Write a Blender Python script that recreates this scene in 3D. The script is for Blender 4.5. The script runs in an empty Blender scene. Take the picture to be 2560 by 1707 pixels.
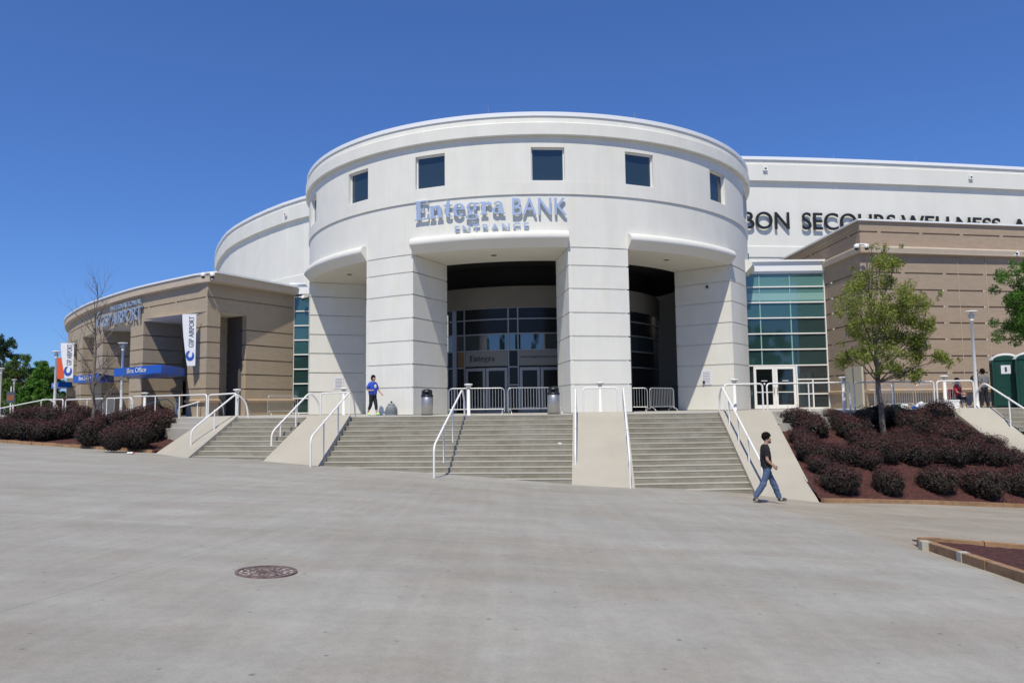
import bpy, bmesh, math, random
import numpy as np
from mathutils import Vector, Matrix

S = bpy.context.scene
COL = S.collection
PI = math.pi
random.seed(7)
RNG = np.random.default_rng(11)

# ------------------------------------------------------------------ camera
EYE = 0.3434                      # eye height above the terrace (z = 0)
PITCH, ROLL, FPX = 0.0861, -0.0127, 1860.07 * 0.91875   # focal length in px of a 2352 px wide picture
_F = np.array([0, math.cos(PITCH), math.sin(PITCH)])
_U0 = np.array([0, -math.sin(PITCH), math.cos(PITCH)])
_R0 = np.array([1.0, 0, 0])
_R = math.cos(ROLL) * _R0 + math.sin(ROLL) * _U0
_U = -math.sin(ROLL) * _R0 + math.cos(ROLL) * _U0
cd = bpy.data.cameras.new('camera')
cam = bpy.data.objects.new('camera', cd)
COL.objects.link(cam)
cam.matrix_world = Matrix(((_R[0], _U[0], -_F[0], 0), (_R[1], _U[1], -_F[1], 0), (_R[2], _U[2], -_F[2], EYE), (0, 0, 0, 1)))
cd.sensor_width = 36
cd.lens = 36 * 1860.07 / 2560
cd.clip_start = 0.1
cd.clip_end = 4000
S.camera = cam
S.render.resolution_x, S.render.resolution_y = 1024, 682

# ------------------------------------------------------------------ light
SUN_EL, SUN_AZ = 58.0, 11.0       # azimuth: degrees to the left of straight behind the camera
world = bpy.data.worlds.new('World')
S.world = world
world.use_nodes = True
wn = world.node_tree.nodes
wl = world.node_tree.links
bg = wn['Background']
sky = wn.new('ShaderNodeTexSky')
sky.sky_type = 'NISHITA'
sky.sun_disc = False
sky.sun_elevation = math.radians(SUN_EL)
sky.sun_rotation = math.radians(180 + SUN_AZ)
sky.altitude = 300
sky.air_density = 1.0
sky.dust_density = 0.1
sky.ozone_density = 1.5
tint = wn.new('ShaderNodeMixRGB'); tint.blend_type = 'MULTIPLY'; tint.inputs[0].default_value = 1.0
tint.inputs[2].default_value = (0.53, 0.90, 1.66, 1)      # the camera's white balance
gam = wn.new('ShaderNodeGamma'); gam.inputs[1].default_value = 0.8
wl.new(sky.outputs[0], gam.inputs[0]); wl.new(gam.outputs[0], tint.inputs[1]); wl.new(tint.outputs[0], bg.inputs[0])
bg.inputs[1].default_value = 0.105
to_sun = Vector((-math.sin(math.radians(SUN_AZ)) * math.cos(math.radians(SUN_EL)),
                 -math.cos(math.radians(SUN_AZ)) * math.cos(math.radians(SUN_EL)), math.sin(math.radians(SUN_EL))))
ld = bpy.data.lights.new('sun', 'SUN')
ld.energy = 4.3
ld.angle = math.radians(0.5)
ld.color = (1.0, 0.93, 0.775)
sun = bpy.data.objects.new('sun', ld)
COL.objects.link(sun)
sun.location = to_sun * 80
sun.rotation_euler = to_sun.to_track_quat('Z', 'Y').to_euler()
S.view_settings.view_transform = 'Standard'
S.view_settings.look = 'None'
S.view_settings.gamma = 1
S.view_settings.exposure = 0.0

# ------------------------------------------------------------------ measuring helpers
def ray(x, y):
    d = _F + _R * (x - 1176) / FPX - _U * (y - 784.15) / FPX
    return d / d[1]
def at(x, y, Y):                   # pixel (2352 wide photo) -> world point at distance Y
    return np.array([0, 0, EYE]) + ray(x, y) * Y
def atz(x, Y, z):                  # point at distance Y and height z that shows in column x
    y = 930.0
    for _ in range(4):
        p = at(x, y, Y); y += (p[2] - z) * FPX / Y
    return at(x, y, Y)
def ground(x, y):
    xc = min(max(x, -24.0), 22.0); yc = min(max(y, -40.0), 60.0)
    z = -1.36 - 0.0535 * xc - 0.024 * yc
    z -= 0.11 * math.exp(-((xc - 3) / 4) ** 2 - ((yc - 23.5) / 8) ** 2)
    z += 0.08 * math.exp(-((xc + 9) / 2.5) ** 2 - ((yc - 26) / 6) ** 2)
    z -= 0.02 * max(0, xc - 5)
    z -= 0.07 * math.exp(-((xc - 8) / 2.2) ** 2 - ((yc - 22.5) / 4) ** 2)
    return z
def ong(x, y, fn=ground):
    d = ray(x, y); lo, hi = 3.0, 90.0
    for _ in range(50):
        m = (lo + hi) / 2
        if EYE + d[2] * m > fn(d[0] * m, m): lo = m
        else: hi = m
    m = lo
    return np.array([d[0] * m, m, fn(d[0] * m, m)])

# ------------------------------------------------------------------ object helpers
def tag(o, label=None, cat=None, group=None, kind=None):
    if label: o['label'] = label
    if cat: o['category'] = cat
    if group: o['group'] = group
    if kind: o['kind'] = kind
    return o
def empty(name, loc=(0, 0, 0), rz=0.0):
    o = bpy.data.objects.new(name, None)
    COL.objects.link(o); o.location = loc; o.rotation_euler = (0, 0, rz); o.empty_display_size = 0.3
    return o
def copy_tree(o, parent=None):
    c = o.copy(); COL.objects.link(c)
    if parent is not None:
        c.parent = parent
    for ch in list(o.children): copy_tree(ch, c)
    return c

class MB:
    def __init__(self): self.v = []; self.f = []; self.s = []; self.m = []
    def add(self, vs, fs, smooth=False, m=0):
        b = len(self.v)
        self.v += [tuple(map(float, p)) for p in vs]
        self.f += [tuple(b + i for i in f) for f in fs]
        self.s += [smooth] * len(fs); self.m += [m] * len(fs)
        return self
    def box(self, x0, x1, y0, y1, z0, z1, m=0, M=None):
        vs = [(x, y, z) for z in (z0, z1) for y in (y0, y1) for x in (x0, x1)]
        if M is not None: vs = [tuple(M @ Vector(p)) for p in vs]
        return self.add(vs, [(0, 2, 3, 1), (4, 5, 7, 6), (0, 1, 5, 4), (2, 6, 7, 3), (0, 4, 6, 2), (1, 3, 7, 5)], False, m)
    def bar(self, a, b, w, t, m=0):           # box beam from a to b, w wide (horizontal), t high
        a = Vector(a); b = Vector(b); d = (b - a).normalized()
        up = Vector((0, 0, 1)) if abs(d.z) < 0.95 else Vector((0, 1, 0))
        s = d.cross(up).normalized(); u = s.cross(d)
        vs = [tuple(p + s * (i * w / 2) + u * (j * t / 2)) for p in (a, b) for i, j in ((-1, -1), (1, -1), (1, 1), (-1, 1))]
        return self.add(vs, [(0, 1, 2, 3), (7, 6, 5, 4), (0, 4, 5, 1), (1, 5, 6, 2), (2, 6, 7, 3), (3, 7, 4, 0)], False, m)
    def prism(self, poly, z0, z1, m=0):
        n = len(poly)
        f0 = z0 if callable(z0) else (lambda x, y: z0)
        f1 = z1 if callable(z1) else (lambda x, y: z1)
        vs = [(x, y, f0(x, y)) for x, y in poly] + [(x, y, f1(x, y)) for x, y in poly]
        fs = [tuple(range(n))[::-1], tuple(range(n, 2 * n))] + [(i, (i + 1) % n, n + (i + 1) % n, n + i) for i in range(n)]
        return self.add(vs, fs, False, m)
    def tube(self, pts, r, n=8, caps=True, m=0):
        P = [Vector(p) for p in pts]; k = len(P)
        rs = r if isinstance(r, (list, tuple)) else [r] * k
        T = []
        for i in range(k):
            a = P[max(0, i - 1)]; b = P[min(k - 1, i + 1)]
            d = b - a
            T.append(d.normalized() if d.length > 1e-9 else Vector((0, 0, 1)))
        ref = Vector((0, 0, 1)) if abs(T[0].z) < 0.9 else Vector((1, 0, 0))
        u = T[0].cross(ref).normalized(); vs = []; fs = []
        for i in range(k):
            u = (u - T[i] * u.dot(T[i])).normalized(); w = T[i].cross(u)
            for j in range(n):
                a = 2 * PI * j / n
                vs.append(tuple(P[i] + (u * math.cos(a) + w * math.sin(a)) * rs[i]))
        for i in range(k - 1):
            for j in range(n):
                fs.append((i * n + j, i * n + (j + 1) % n, (i + 1) * n + (j + 1) % n, (i + 1) * n + j))
        self.add(vs, fs, True, m)
        if caps:
            self.add(vs[:n], [tuple(range(n))[::-1]], False, m)
            self.add(vs[-n:], [tuple(range(n))], False, m)
        return self
    def lathe(self, prof, c=(0, 0, 0), n=20, m=0, smooth=True):
        vs = []; fs = []
        for r, z in prof:
            for j in range(n):
                a = 2 * PI * j / n
                vs.append((c[0] + r * math.cos(a), c[1] + r * math.sin(a), c[2] + z))
        for i in range(len(prof) - 1):
            for j in range(n):
                fs.append((i * n + j, i * n + (j + 1) % n, (i + 1) * n + (j + 1) % n, (i + 1) * n + j))
        self.add(vs, fs, smooth, m)
        self.add(vs[:n], [tuple(range(n))[::-1]], False, m)
        self.add(vs[-n:], [tuple(range(n))], False, m)
        return self
    def sweep(self, path, prof, off=None, closed=False, caps=False, m=0, smooth=False):
        k = len(path); nrm = []
        for i in range(k):
            a = path[max(0, i - 1)]; b = path[min(k - 1, i + 1)]
            dx, dy = b[0] - a[0], b[1] - a[1]; L = math.hypot(dx, dy) or 1
            n_ = (dy / L, -dx / L)
            if 0 < i < k - 1:            # mitre
                d1 = (path[i][0] - a[0], path[i][1] - a[1]); l1 = math.hypot(*d1) or 1
                c_ = n_[0] * d1[1] / l1 - n_[1] * d1[0] / l1
                s_ = 1 / max(0.4, c_); n_ = (n_[0] * s_, n_[1] * s_)
            nrm.append(n_)
        vs = []; fs = []; q = len(prof)
        for i, (x, y) in enumerate(path):
            e = off[i] if off else 0
            for o, z in prof: vs.append((x + nrm[i][0] * (o + e), y + nrm[i][1] * (o + e), z))
        for i in range(k - 1):
            for j in range(q if closed else q - 1):
                j2 = (j + 1) % q
                fs.append((i * q + j, (i + 1) * q + j, (i + 1) * q + j2, i * q + j2))
        self.add(vs, fs, smooth, m)
        if caps:
            self.add(vs[:q], [tuple(range(q))], False, m); self.add(vs[-q:], [tuple(range(q))[::-1]], False, m)
        return self
    def build(self, name, mats, parent=None, recalc=True):
        me = bpy.data.meshes.new(name)
        me.from_pydata(self.v, [], self.f)
        me.polygons.foreach_set('use_smooth', self.s)
        me.polygons.foreach_set('material_index', self.m)
        for mt in (mats if isinstance(mats, (list, tuple)) else [mats]): me.materials.append(mt)
        if recalc:
            bm = bmesh.new(); bm.from_mesh(me)
            bmesh.ops.recalc_face_normals(bm, faces=bm.faces)
            bm.to_mesh(me); bm.free()
        me.update()
        o = bpy.data.objects.new(name, me); COL.objects.link(o)
        if parent is not None: o.parent = parent
        return o

def fillet(pts, r, n=5):
    P = [Vector(p) for p in pts]; out = [P[0]]
    for i in range(1, len(P) - 1):
        a = (P[i - 1] - P[i]); b = (P[i + 1] - P[i])
        rr = min(r, a.length * 0.45, b.length * 0.45)
        a = P[i] + a.normalized() * rr; b = P[i] + b.normalized() * rr
        for k in range(n + 1):
            t = k / n
            out.append(a * (1 - t) ** 2 + P[i] * 2 * t * (1 - t) + b * t * t)
    out.append(P[-1])
    return out

# ------------------------------------------------------------------ materials
def material(name, col, rough=0.8, var=0.0, vscale=2.0, bump=0.0, bscale=40.0, metal=0.0, spec=0.4, col2=None, coords='Object', detail=5.0, thr=None, emit=0):
    m = bpy.data.materials.new(name); m.use_nodes = True
    nt = m.node_tree; N = nt.nodes; L = nt.links
    b = N['Principled BSDF']
    b.inputs['Roughness'].default_value = rough
    b.inputs['Metallic'].default_value = metal
    b.inputs['Specular IOR Level'].default_value = spec
    b.inputs['Base Color'].default_value = (*col, 1)
    if var or bump:
        tc = N.new('ShaderNodeTexCoord')
    if var:
        no = N.new('ShaderNodeTexNoise'); no.inputs['Scale'].default_value = vscale; no.inputs['Detail'].default_value = detail
        no.inputs['Roughness'].default_value = 0.6
        L.new(tc.outputs[coords], no.inputs['Vector'])
        r = N.new('ShaderNodeValToRGB')
        c2 = col2 if col2 else tuple(c * (1 + var) for c in col)
        c1 = tuple(c * (1 - var) for c in col) if not col2 else col
        r.color_ramp.elements[0].color = (*c1, 1); r.color_ramp.elements[1].color = (*c2, 1)
        a, z = thr if thr else (0.3, 0.7)
        r.color_ramp.elements[0].position = a; r.color_ramp.elements[1].position = z
        L.new(no.outputs['Fac'], r.inputs['Fac']); L.new(r.outputs['Color'], b.inputs['Base Color'])
    if bump:
        n2 = N.new('ShaderNodeTexNoise'); n2.inputs['Scale'].default_value = bscale; n2.inputs['Detail'].default_value = 6
        L.new(tc.outputs[coords], n2.inputs['Vector'])
        bp = N.new('ShaderNodeBump'); bp.inputs['Strength'].default_value = bump; bp.inputs['Distance'].default_value = 0.02
        L.new(n2.outputs['Fac'], bp.inputs['Height']); L.new(bp.outputs['Normal'], b.inputs['Normal'])
    return m

def multiply(m, scale, amt, stretch=(1, 1, 1), thr=(0.35, 0.65), tint=(1, 1, 1), tex='noise'):
    """multiply the base colour of m by a second, larger pattern (streaks, blotches)"""
    nt = m.node_tree; N = nt.nodes; L = nt.links; b = N['Principled BSDF']
    tc = N.new('ShaderNodeTexCoord'); mp = N.new('ShaderNodeMapping'); mp.inputs['Scale'].default_value = stretch
    L.new(tc.outputs['Object'], mp.inputs['Vector'])
    if tex == 'noise':
        no = N.new('ShaderNodeTexNoise'); no.inputs['Scale'].default_value = scale; no.inputs['Detail'].default_value = 4; out = no.outputs['Fac']
    else:
        no = N.new('ShaderNodeTexVoronoi'); no.voronoi_dimensions = '2D'; no.inputs['Scale'].default_value = scale; out = no.outputs['Distance']
    L.new(mp.outputs[0], no.inputs['Vector'])
    r = N.new('ShaderNodeValToRGB')
    r.color_ramp.elements[0].position, r.color_ramp.elements[1].position = thr
    r.color_ramp.elements[0].color = (*[(1 - amt) * t for t in tint], 1); r.color_ramp.elements[1].color = (1, 1, 1, 1)
    L.new(out, r.inputs['Fac'])
    mx = N.new('ShaderNodeMixRGB'); mx.blend_type = 'MULTIPLY'; mx.inputs[0].default_value = 1
    src = b.inputs['Base Color']
    if src.is_linked:
        L.new(src.links[0].from_socket, mx.inputs[1])
    else: mx.inputs[1].default_value = src.default_value
    L.new(r.outputs['Color'], mx.inputs[2]); L.new(mx.outputs[0], src)
    return m

M = {}
M['stucco'] = multiply(material('white_stucco', (0.742, 0.735, 0.682), 0.85, 0.03, 1.2, 0.12, 60), 0.8, 0.04, (1.4, 1.4, 0.12))
multiply(M['stucco'], 3.0, 0.018, (2.2, 2.2, 0.16), (0.30, 0.52), (1, .985, .95))
M['stucco_far'] = multiply(material('white_panel', (0.72, 0.715, 0.665), 0.85, 0.025, 0.6, 0.08, 40), 0.5, 0.05, (1, 1, 0.15))
M['metal_cap'] = material('white_metal_cap', (0.80, 0.82, 0.84), 0.35, spec=0.5)
M['paint'] = material('white_gloss_paint', (0.80, 0.79, 0.765), 0.5, 0.04, 6)
M['tan'] = multiply(material('tan_block', (0.40, 0.328, 0.24), 0.9, 0.05, 3, 0.25, 30), 5.0, 0.10, (0.25, 0.25, 5))
M['tan2'] = multiply(material('brown_block', (0.385, 0.298, 0.222), 0.9, 0.05, 3, 0.25, 30), 5.0, 0.12, (0.25, 0.25, 5))
M['tan_band'] = material('tan_precast', (0.52, 0.435, 0.34), 0.85, 0.05, 2)
M['ledge'] = material('ochre_ledge', (0.50, 0.37, 0.25), 0.8, 0.06, 3)
M['soffit'] = material('soffit_plaster', (0.72, 0.685, 0.59), 0.9, 0.03, 1.0)
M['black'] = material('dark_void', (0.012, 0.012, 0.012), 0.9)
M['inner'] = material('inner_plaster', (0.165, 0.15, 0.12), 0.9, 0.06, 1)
M['alu'] = material('dark_aluminium_frame', (0.24, 0.25, 0.265), 0.4, metal=0.3)
M['steel'] = material('brushed_steel', (0.46, 0.445, 0.42), 0.42, metal=0.8)
M['galv'] = material('galvanised_steel', (0.58, 0.59, 0.58), 0.42, 0.08, 8, metal=0.6)
M['chrome'] = material('polished_letter_metal', (0.60, 0.67, 0.76), 0.30, metal=0.55)
M['letter_black'] = material('black_letter', (0.018, 0.018, 0.02), 0.4)
M['letter_white'] = material('white_letter', (0.75, 0.77, 0.8), 0.5)
M['blackplastic'] = material('black_plastic', (0.02, 0.02, 0.022), 0.35)
M['greyplastic'] = material('grey_plastic', (0.20, 0.22, 0.235), 0.55, 0.08, 5)
M['blue'] = material('blue_awning_metal', (0.008, 0.095, 0.50), 0.4, 0.04, 2)
M['frost'] = material('frosted_panel', (0.17, 0.17, 0.158), 0.6)
M['orange_post'] = material('rust_painted_post', (0.22, 0.085, 0.03), 0.6, 0.1, 3)
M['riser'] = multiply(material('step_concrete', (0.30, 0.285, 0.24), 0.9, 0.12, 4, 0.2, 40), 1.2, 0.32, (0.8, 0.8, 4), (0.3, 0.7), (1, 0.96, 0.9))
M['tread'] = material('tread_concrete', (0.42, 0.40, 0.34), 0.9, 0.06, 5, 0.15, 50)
M['slab'] = multiply(material('cheek_concrete', (0.42, 0.39, 0.325), 0.9, 0.04, 1.2, 0.12, 50), 0.7, 0.07)
M['terrace'] = material('terrace_concrete', (0.42, 0.405, 0.37), 0.9, 0.06, 1.5, 0.1, 40)
M['mulch'] = multiply(material('red_brown_mulch', (0.092, 0.033, 0.027), 0.95, 0.5, 22, 1.0, 45), 9, 0.45)
M['timber'] = multiply(material('weathered_timber', (0.36, 0.22, 0.12), 0.85, 0.18, 6, 0.3, 30), 2.5, 0.3, (0.4, 1, 1))
M['iron'] = multiply(material('rusty_cast_iron', (0.23, 0.17, 0.155), 0.6, 0.3, 18, 0.5, 40, metal=0.2), 12, 0.4)
M['bark'] = multiply(material('grey_bark', (0.20, 0.165, 0.135), 0.95, 0.25, 9, 0.8, 30), 6, 0.35, (1, 1, 0.2))
M['potgreen'] = material('dark_green_plastic', (0.006, 0.05, 0.035), 0.45, 0.1, 3)
M['potroof'] = material('pale_grey_plastic', (0.55, 0.57, 0.58), 0.5, 0.08, 5)
M['paper'] = material('paper', (0.72, 0.74, 0.80), 0.8)
M['utility'] = material('putty_painted_steel', (0.46, 0.44, 0.36), 0.6, 0.03, 3)
M['red'] = material('red_cloth', (0.50, 0.03, 0.05), 0.9, 0.1, 8)
M['banner'] = material('white_vinyl', (0.74, 0.75, 0.78), 0.6, 0.03, 2)
M['banner_blue'] = material('royal_blue_print', (0.02, 0.09, 0.42), 0.6)
M['banner_red'] = material('orange_red_vinyl', (0.66, 0.10, 0.04), 0.6, 0.05, 3)
M['banner_ink'] = material('dark_grey_print', (0.06, 0.07, 0.10), 0.6)

def glass(name, col, rough=0.03, spec=0.55, refl=1.0):
    m = material(name, col, rough, spec=spec)
    b = m.node_tree.nodes['Principled BSDF']
    b.inputs['IOR'].default_value = 1.5 + 0.25 * refl
    nt = m.node_tree; N = nt.nodes; L = nt.links
    tc = N.new('ShaderNodeTexCoord'); no = N.new('ShaderNodeTexNoise'); no.inputs['Scale'].default_value = 0.5
    L.new(tc.outputs['Object'], no.inputs['Vector'])
    bp = N.new('ShaderNodeBump'); bp.inputs['Strength'].default_value = 0.02; bp.inputs['Distance'].default_value = 0.05
    L.new(no.outputs['Fac'], bp.inputs['Height']); L.new(bp.outputs['Normal'], b.inputs['Normal'])
    return m
M['glass_dark'] = glass('tinted_glass', (0.018, 0.03, 0.035), spec=1.0)
M['glass_pale'] = glass('frosted_teal_band', (0.24, 0.42, 0.40), .15)
M['glass_teal'] = glass('teal_glass', (0.035, 0.10, 0.11))
M['glass_matt'] = material('low_reflection_glass', (0.012, 0.014, 0.015), .25, spec=.25)  # dark, dull tone stands in for panes that mirror little sky
M['glass_top'] = glass('teal_glass_bright_reflection', (0.10, 0.225, 0.215), .05)  # paler copy of the teal glass, brightness of the upper reflection painted in
M['glass_low'] = glass('teal_glass_dark_reflection', (0.020, 0.048, 0.048))  # darker copy of the teal glass, dark tree reflections painted in
M['glass_navy'] = glass('window_glass', (0.022, 0.040, 0.052))
M['glass_black'] = glass('shaded_glass', (0.006, 0.008, 0.010))

# plaza concrete: blotches, faint drag streaks, dark spots, a few joints
def plaza_mat():
    m = material('plaza_concrete', (0.40, 0.388, 0.350), 0.82, 0.06, 1.3, 0.12, 70, detail=9)
    multiply(m, 0.18, 0.09, (1, 1.6, 1), (0.35, 0.62), (1.0, 0.99, 0.98))
    multiply(m, 0.55, 0.07, (0.35, 2.4, 1), (0.40, 0.6), (1, 1, 0.99))
    multiply(m, 0.35, 0.07, (0.7, 1.5, 1), (0.42, 0.54), (1, .99, .97))
    multiply(m, 1.05, 0.36, (1, 1, 1), (0.012, 0.024), tex='vor')
    multiply(m, 0.37, 0.45, (1.1, 1, 1), (0.006, 0.012), tex='vor')
    multiply(m, 0.8, 0.05, (7, 0.25, 1), (0.42, 0.6))
    multiply(m, 9, 0.07, (1, 1, 1), (0.35, 0.6))
    multiply(m, 0.9, 0.04, (1, 1, 1), (0.44, 0.56), (1, .98, .96))
    multiply(m, 45, 0.12, (1, 1, 1), (0.3, 0.6))
    nt = m.node_tree; N = nt.nodes; L = nt.links; b = N['Principled BSDF']
    tc = N.new('ShaderNodeTexCoord'); sp = N.new('ShaderNodeSeparateXYZ'); L.new(tc.outputs['Object'], sp.inputs[0])
    no = N.new('ShaderNodeTexNoise'); no.inputs['Scale'].default_value = 3.0; L.new(tc.outputs['Object'], no.inputs['Vector'])
    def math_(op, a, bb=None, c=None):
        n = N.new('ShaderNodeMath'); n.operation = op
        for i, q in enumerate((a, bb, c)):
            if q is None: continue
            if isinstance(q, (int, float)): n.inputs[i].default_value = q
            else: L.new(q, n.inputs[i])
        return n.outputs[0]
    X, Y = sp.outputs[0], sp.outputs[1]
    tot = None
    for (ax, ay, c0, w) in JOINTS[1:]:
        d = math_('ADD', math_('MULTIPLY', X, ax), math_('MULTIPLY_ADD', Y, ay, -c0))
        d = math_('ABSOLUTE', math_('ADD', d, math_('MULTIPLY_ADD', no.outputs['Fac'], 0.03, -0.015)))
        k = math_('LESS_THAN', d, w)
        tot = k if tot is None else math_('MAXIMUM', tot, k)
    mx = N.new('ShaderNodeMixRGB'); mx.blend_type = 'MULTIPLY'
    L.new(math_('MULTIPLY', tot, 0.55), mx.inputs[0]); mx.inputs[2].default_value = (0.62, 0.6, 0.57, 1)
    src = b.inputs['Base Color']; L.new(src.links[0].from_socket, mx.inputs[1])
    ax, ay, c0, w = JOINTS[0]
    d = math_('ABSOLUTE', math_('ADD', math_('MULTIPLY', X, ax), math_('ADD', math_('MULTIPLY_ADD', Y, ay, -c0), math_('MULTIPLY_ADD', no.outputs['Fac'], 0.05, -0.025))))
    m2 = N.new('ShaderNodeMixRGB'); m2.blend_type = 'MULTIPLY'; m2.inputs[2].default_value = (1.16, 1.15, 1.13, 1)
    L.new(math_('LESS_THAN', d, 0.022), m2.inputs[0]); L.new(mx.outputs[0], m2.inputs[1])
    ax, ay, c0, w = WARM
    d = math_('ADD', math_('MULTIPLY', X, ax), math_('ADD', math_('MULTIPLY_ADD', Y, ay, -c0), math_('MULTIPLY_ADD', no.outputs['Fac'], 0.16, -0.08)))
    mr = N.new('ShaderNodeMapRange'); L.new(d, mr.inputs[0]); mr.inputs[1].default_value = -0.05; mr.inputs[2].default_value = 0.15
    m3 = N.new('ShaderNodeMixRGB'); m3.blend_type = 'MULTIPLY'; m3.inputs[2].default_value = (0.99, 0.93, 0.86, 1)
    L.new(mr.outputs[0], m3.inputs[0]); L.new(m2.outputs[0], m3.inputs[1]); L.new(m3.outputs[0], src)
    return m
def line_through(p, q, w):
    dx, dy = q[0] - p[0], q[1] - p[1]; L = math.hypot(dx, dy); n = (-dy / L, dx / L)
    return (n[0], n[1], n[0] * p[0] + n[1] * p[1], w)
ja, jb = ong(0, 1180), ong(1700, 1275)
jc, jd = ong(1388, 1150), ong(1412, 1270)
je, jf = ong(0, 1405), ong(420, 1280)
JOINTS = [line_through(ja, jb, 0.012), line_through(je, jf, 0.008)]
dj = np.array(jb[:2]) - np.array(ja[:2]); dj /= np.linalg.norm(dj); nj = np.array([-dj[1], dj[0]])
for s_ in ():
    JOINTS.append(line_through(np.array(ja[:2]) + nj * s_, np.array(jb[:2]) + nj * s_, 0.007))
wa, wb = ong(1745, 1158), ong(2092, 1262); WARM = line_through(wa, wb, 0)
M['plaza'] = plaza_mat()

# ------------------------------------------------------------------ ground
xs = np.concatenate([np.linspace(-900, -60, 12), np.linspace(-56, -26, 8), np.linspace(-24, 24, 97), np.linspace(28, 60, 6), np.linspace(90, 900, 12)])
ys = np.concatenate([np.linspace(-600, -45, 8), np.linspace(-38, -2, 13), np.linspace(0, 40, 81), np.linspace(42, 62, 8), np.linspace(80, 1500, 14)])
gm = MB()
vs = [(x, y, ground(x, y)) for y in ys for x in xs]
nx = len(xs)
fs = [(j * nx + i, j * nx + i + 1, (j + 1) * nx + i + 1, (j + 1) * nx + i) for j in range(len(ys) - 1) for i in range(nx - 1)]
gm.add(vs, fs, True)
tag(gm.build('plaza_ground', M['plaza'], recalc=False), kind='structure')

# ------------------------------------------------------------------ stairs and terrace
RISE = 0.165
def TY(x): return 27.28 + 0.0103 * (x - 3.2) ** 2
def top_at(xd):
    Y = 28.0
    for _ in range(6): Y = TY(atz(xd, Y, 0)[0])
    return atz(xd, Y, 0)
def flight(name, xtl, xtr, N, xbl, xbr, Nb, extra=1, Nr=None):
    """nosing k=0 lies on the terrace edge; nosing Nb shows in columns xbl / xbr"""
    tl, tr = top_at(xtl), top_at(xtr)
    Nr = Nr or Nb
    bl = atz(xbl, tl[1] - 0.294 * Nb, -RISE * Nb); br = atz(xbr, tr[1] - 0.294 * Nr, -RISE * Nr)
    dl = (bl - tl) / Nb; dr = (br - tr) / Nr
    b = MB()
    n = N + extra
    for k in range(1, n + 1):
        L0, R0_ = tl + dl * (k - 1), tr + dr * (k - 1)
        L1, R1_ = tl + dl * k, tr + dr * k
        z1, z0 = -RISE * k, -RISE * (k - 1)
        # tread k from riser foot (L0) to nosing (L1)
        b.add([(L0[0], L0[1], z1), (R0_[0], R0_[1], z1), (R1_[0], R1_[1], z1), (L1[0], L1[1], z1)], [(0, 1, 2, 3)], False, 1)
        # riser between tread k and tread k-1 with a small pale nosing
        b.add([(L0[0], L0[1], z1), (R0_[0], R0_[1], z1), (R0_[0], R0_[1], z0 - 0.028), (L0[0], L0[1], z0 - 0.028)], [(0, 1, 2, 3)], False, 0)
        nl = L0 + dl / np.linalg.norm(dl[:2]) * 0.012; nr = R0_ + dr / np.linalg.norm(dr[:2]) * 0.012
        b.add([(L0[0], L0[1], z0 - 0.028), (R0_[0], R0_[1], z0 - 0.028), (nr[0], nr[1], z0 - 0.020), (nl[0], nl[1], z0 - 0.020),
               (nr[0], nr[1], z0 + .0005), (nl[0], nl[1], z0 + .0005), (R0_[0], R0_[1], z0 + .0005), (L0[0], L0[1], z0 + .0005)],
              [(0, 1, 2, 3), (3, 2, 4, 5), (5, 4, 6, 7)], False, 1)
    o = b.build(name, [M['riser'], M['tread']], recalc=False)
    tag(o, kind='structure')
    return tl, tr, dl, dr
f1 = flight('left_steps', 545, 710, 9, 441.7, 619.9, 8)
f2 = flight('middle_steps', 805, 1316, 13, 735, 1314, 10, 1, 12)
f3 = flight('right_steps', 1440, 1650, 15, 1457.4, 1728.8, 13, 1, 14)

def slab(name, tl, tr, bl, br):
    """sloping cheek: four corners of its top face, sides run down into the ground"""
    b = MB(); n = 8; vs = []; fs = []
    for i in range(n + 1):
        t = i / n
        for j in range(5):
            s_ = j / 4
            p = (np.array(tl) * (1 - s_) + np.array(tr) * s_) * (1 - t) + (np.array(bl) * (1 - s_) + np.array(br) * s_) * t
            vs.append(tuple(p))
    for i in range(n):
        for j in range(4): fs.append((i * 5 + j, i * 5 + j + 1, (i + 1) * 5 + j + 1, (i + 1) * 5 + j))
    b.add(vs, fs, True)
    for e in (0, 4):
        side = [vs[i * 5 + e] for i in range(n + 1)]
        low = [(x, y, z - 2.2) for x, y, z in side]
        b.add(side + low, [(i, i + 1, n + 2 + i, n + 1 + i) for i in range(n)])
    p, q = vs[-5], vs[-1]
    b.add([p, q, (q[0], q[1], q[2] - 2.2), (p[0], p[1], p[2] - 2.2)], [(0, 1, 2, 3)])
    p, q = vs[0], vs[4]
    b.add([p, q, (q[0], q[1] , q[2] - 2.2), (p[0], p[1], p[2] - 2.2)], [(0, 1, 2, 3)])
    o = b.build(name, M['slab'], recalc=False)
    tag(o, kind='structure')
    return o
UP = np.array([0, 0, 0.035])
def edge(p, d, k, n_up=0.085):        # point on a flight's side line, k treads down
    q = p + d * k; return np.array([q[0], q[1], -RISE * k + n_up])
def to_ground(p, d, k0, k1):          # where that line dives just under the plaza
    k = k0
    while k < k1:
        q = edge(p, d, k)
        if q[2] < ground(q[0], q[1]) - 0.05: break
        k += 0.05
    return edge(p, d, k)
s0tl = np.array([*atz(479, 30.0, 0)[:2], 0.035]); s0bl = ong(352, 1041) - np.array([0, 0, 0.06])
slab('left_cheek', s0tl, edge(f1[0], f1[2], 0), s0bl, to_ground(f1[0], f1[2], 5, 12))
slab('second_cheek', edge(f1[1], f1[3], 0), edge(f2[0], f2[2], 0), to_ground(f1[1], f1[3], 5, 12), to_ground(f2[0], f2[2], 5, 14))
slab('middle_cheek', edge(f2[1], f2[3], 0), edge(f3[0], f3[2], 0), to_ground(f2[1], f2[3], 5, 15), to_ground(f3[0], f3[2], 5, 16))
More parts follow.
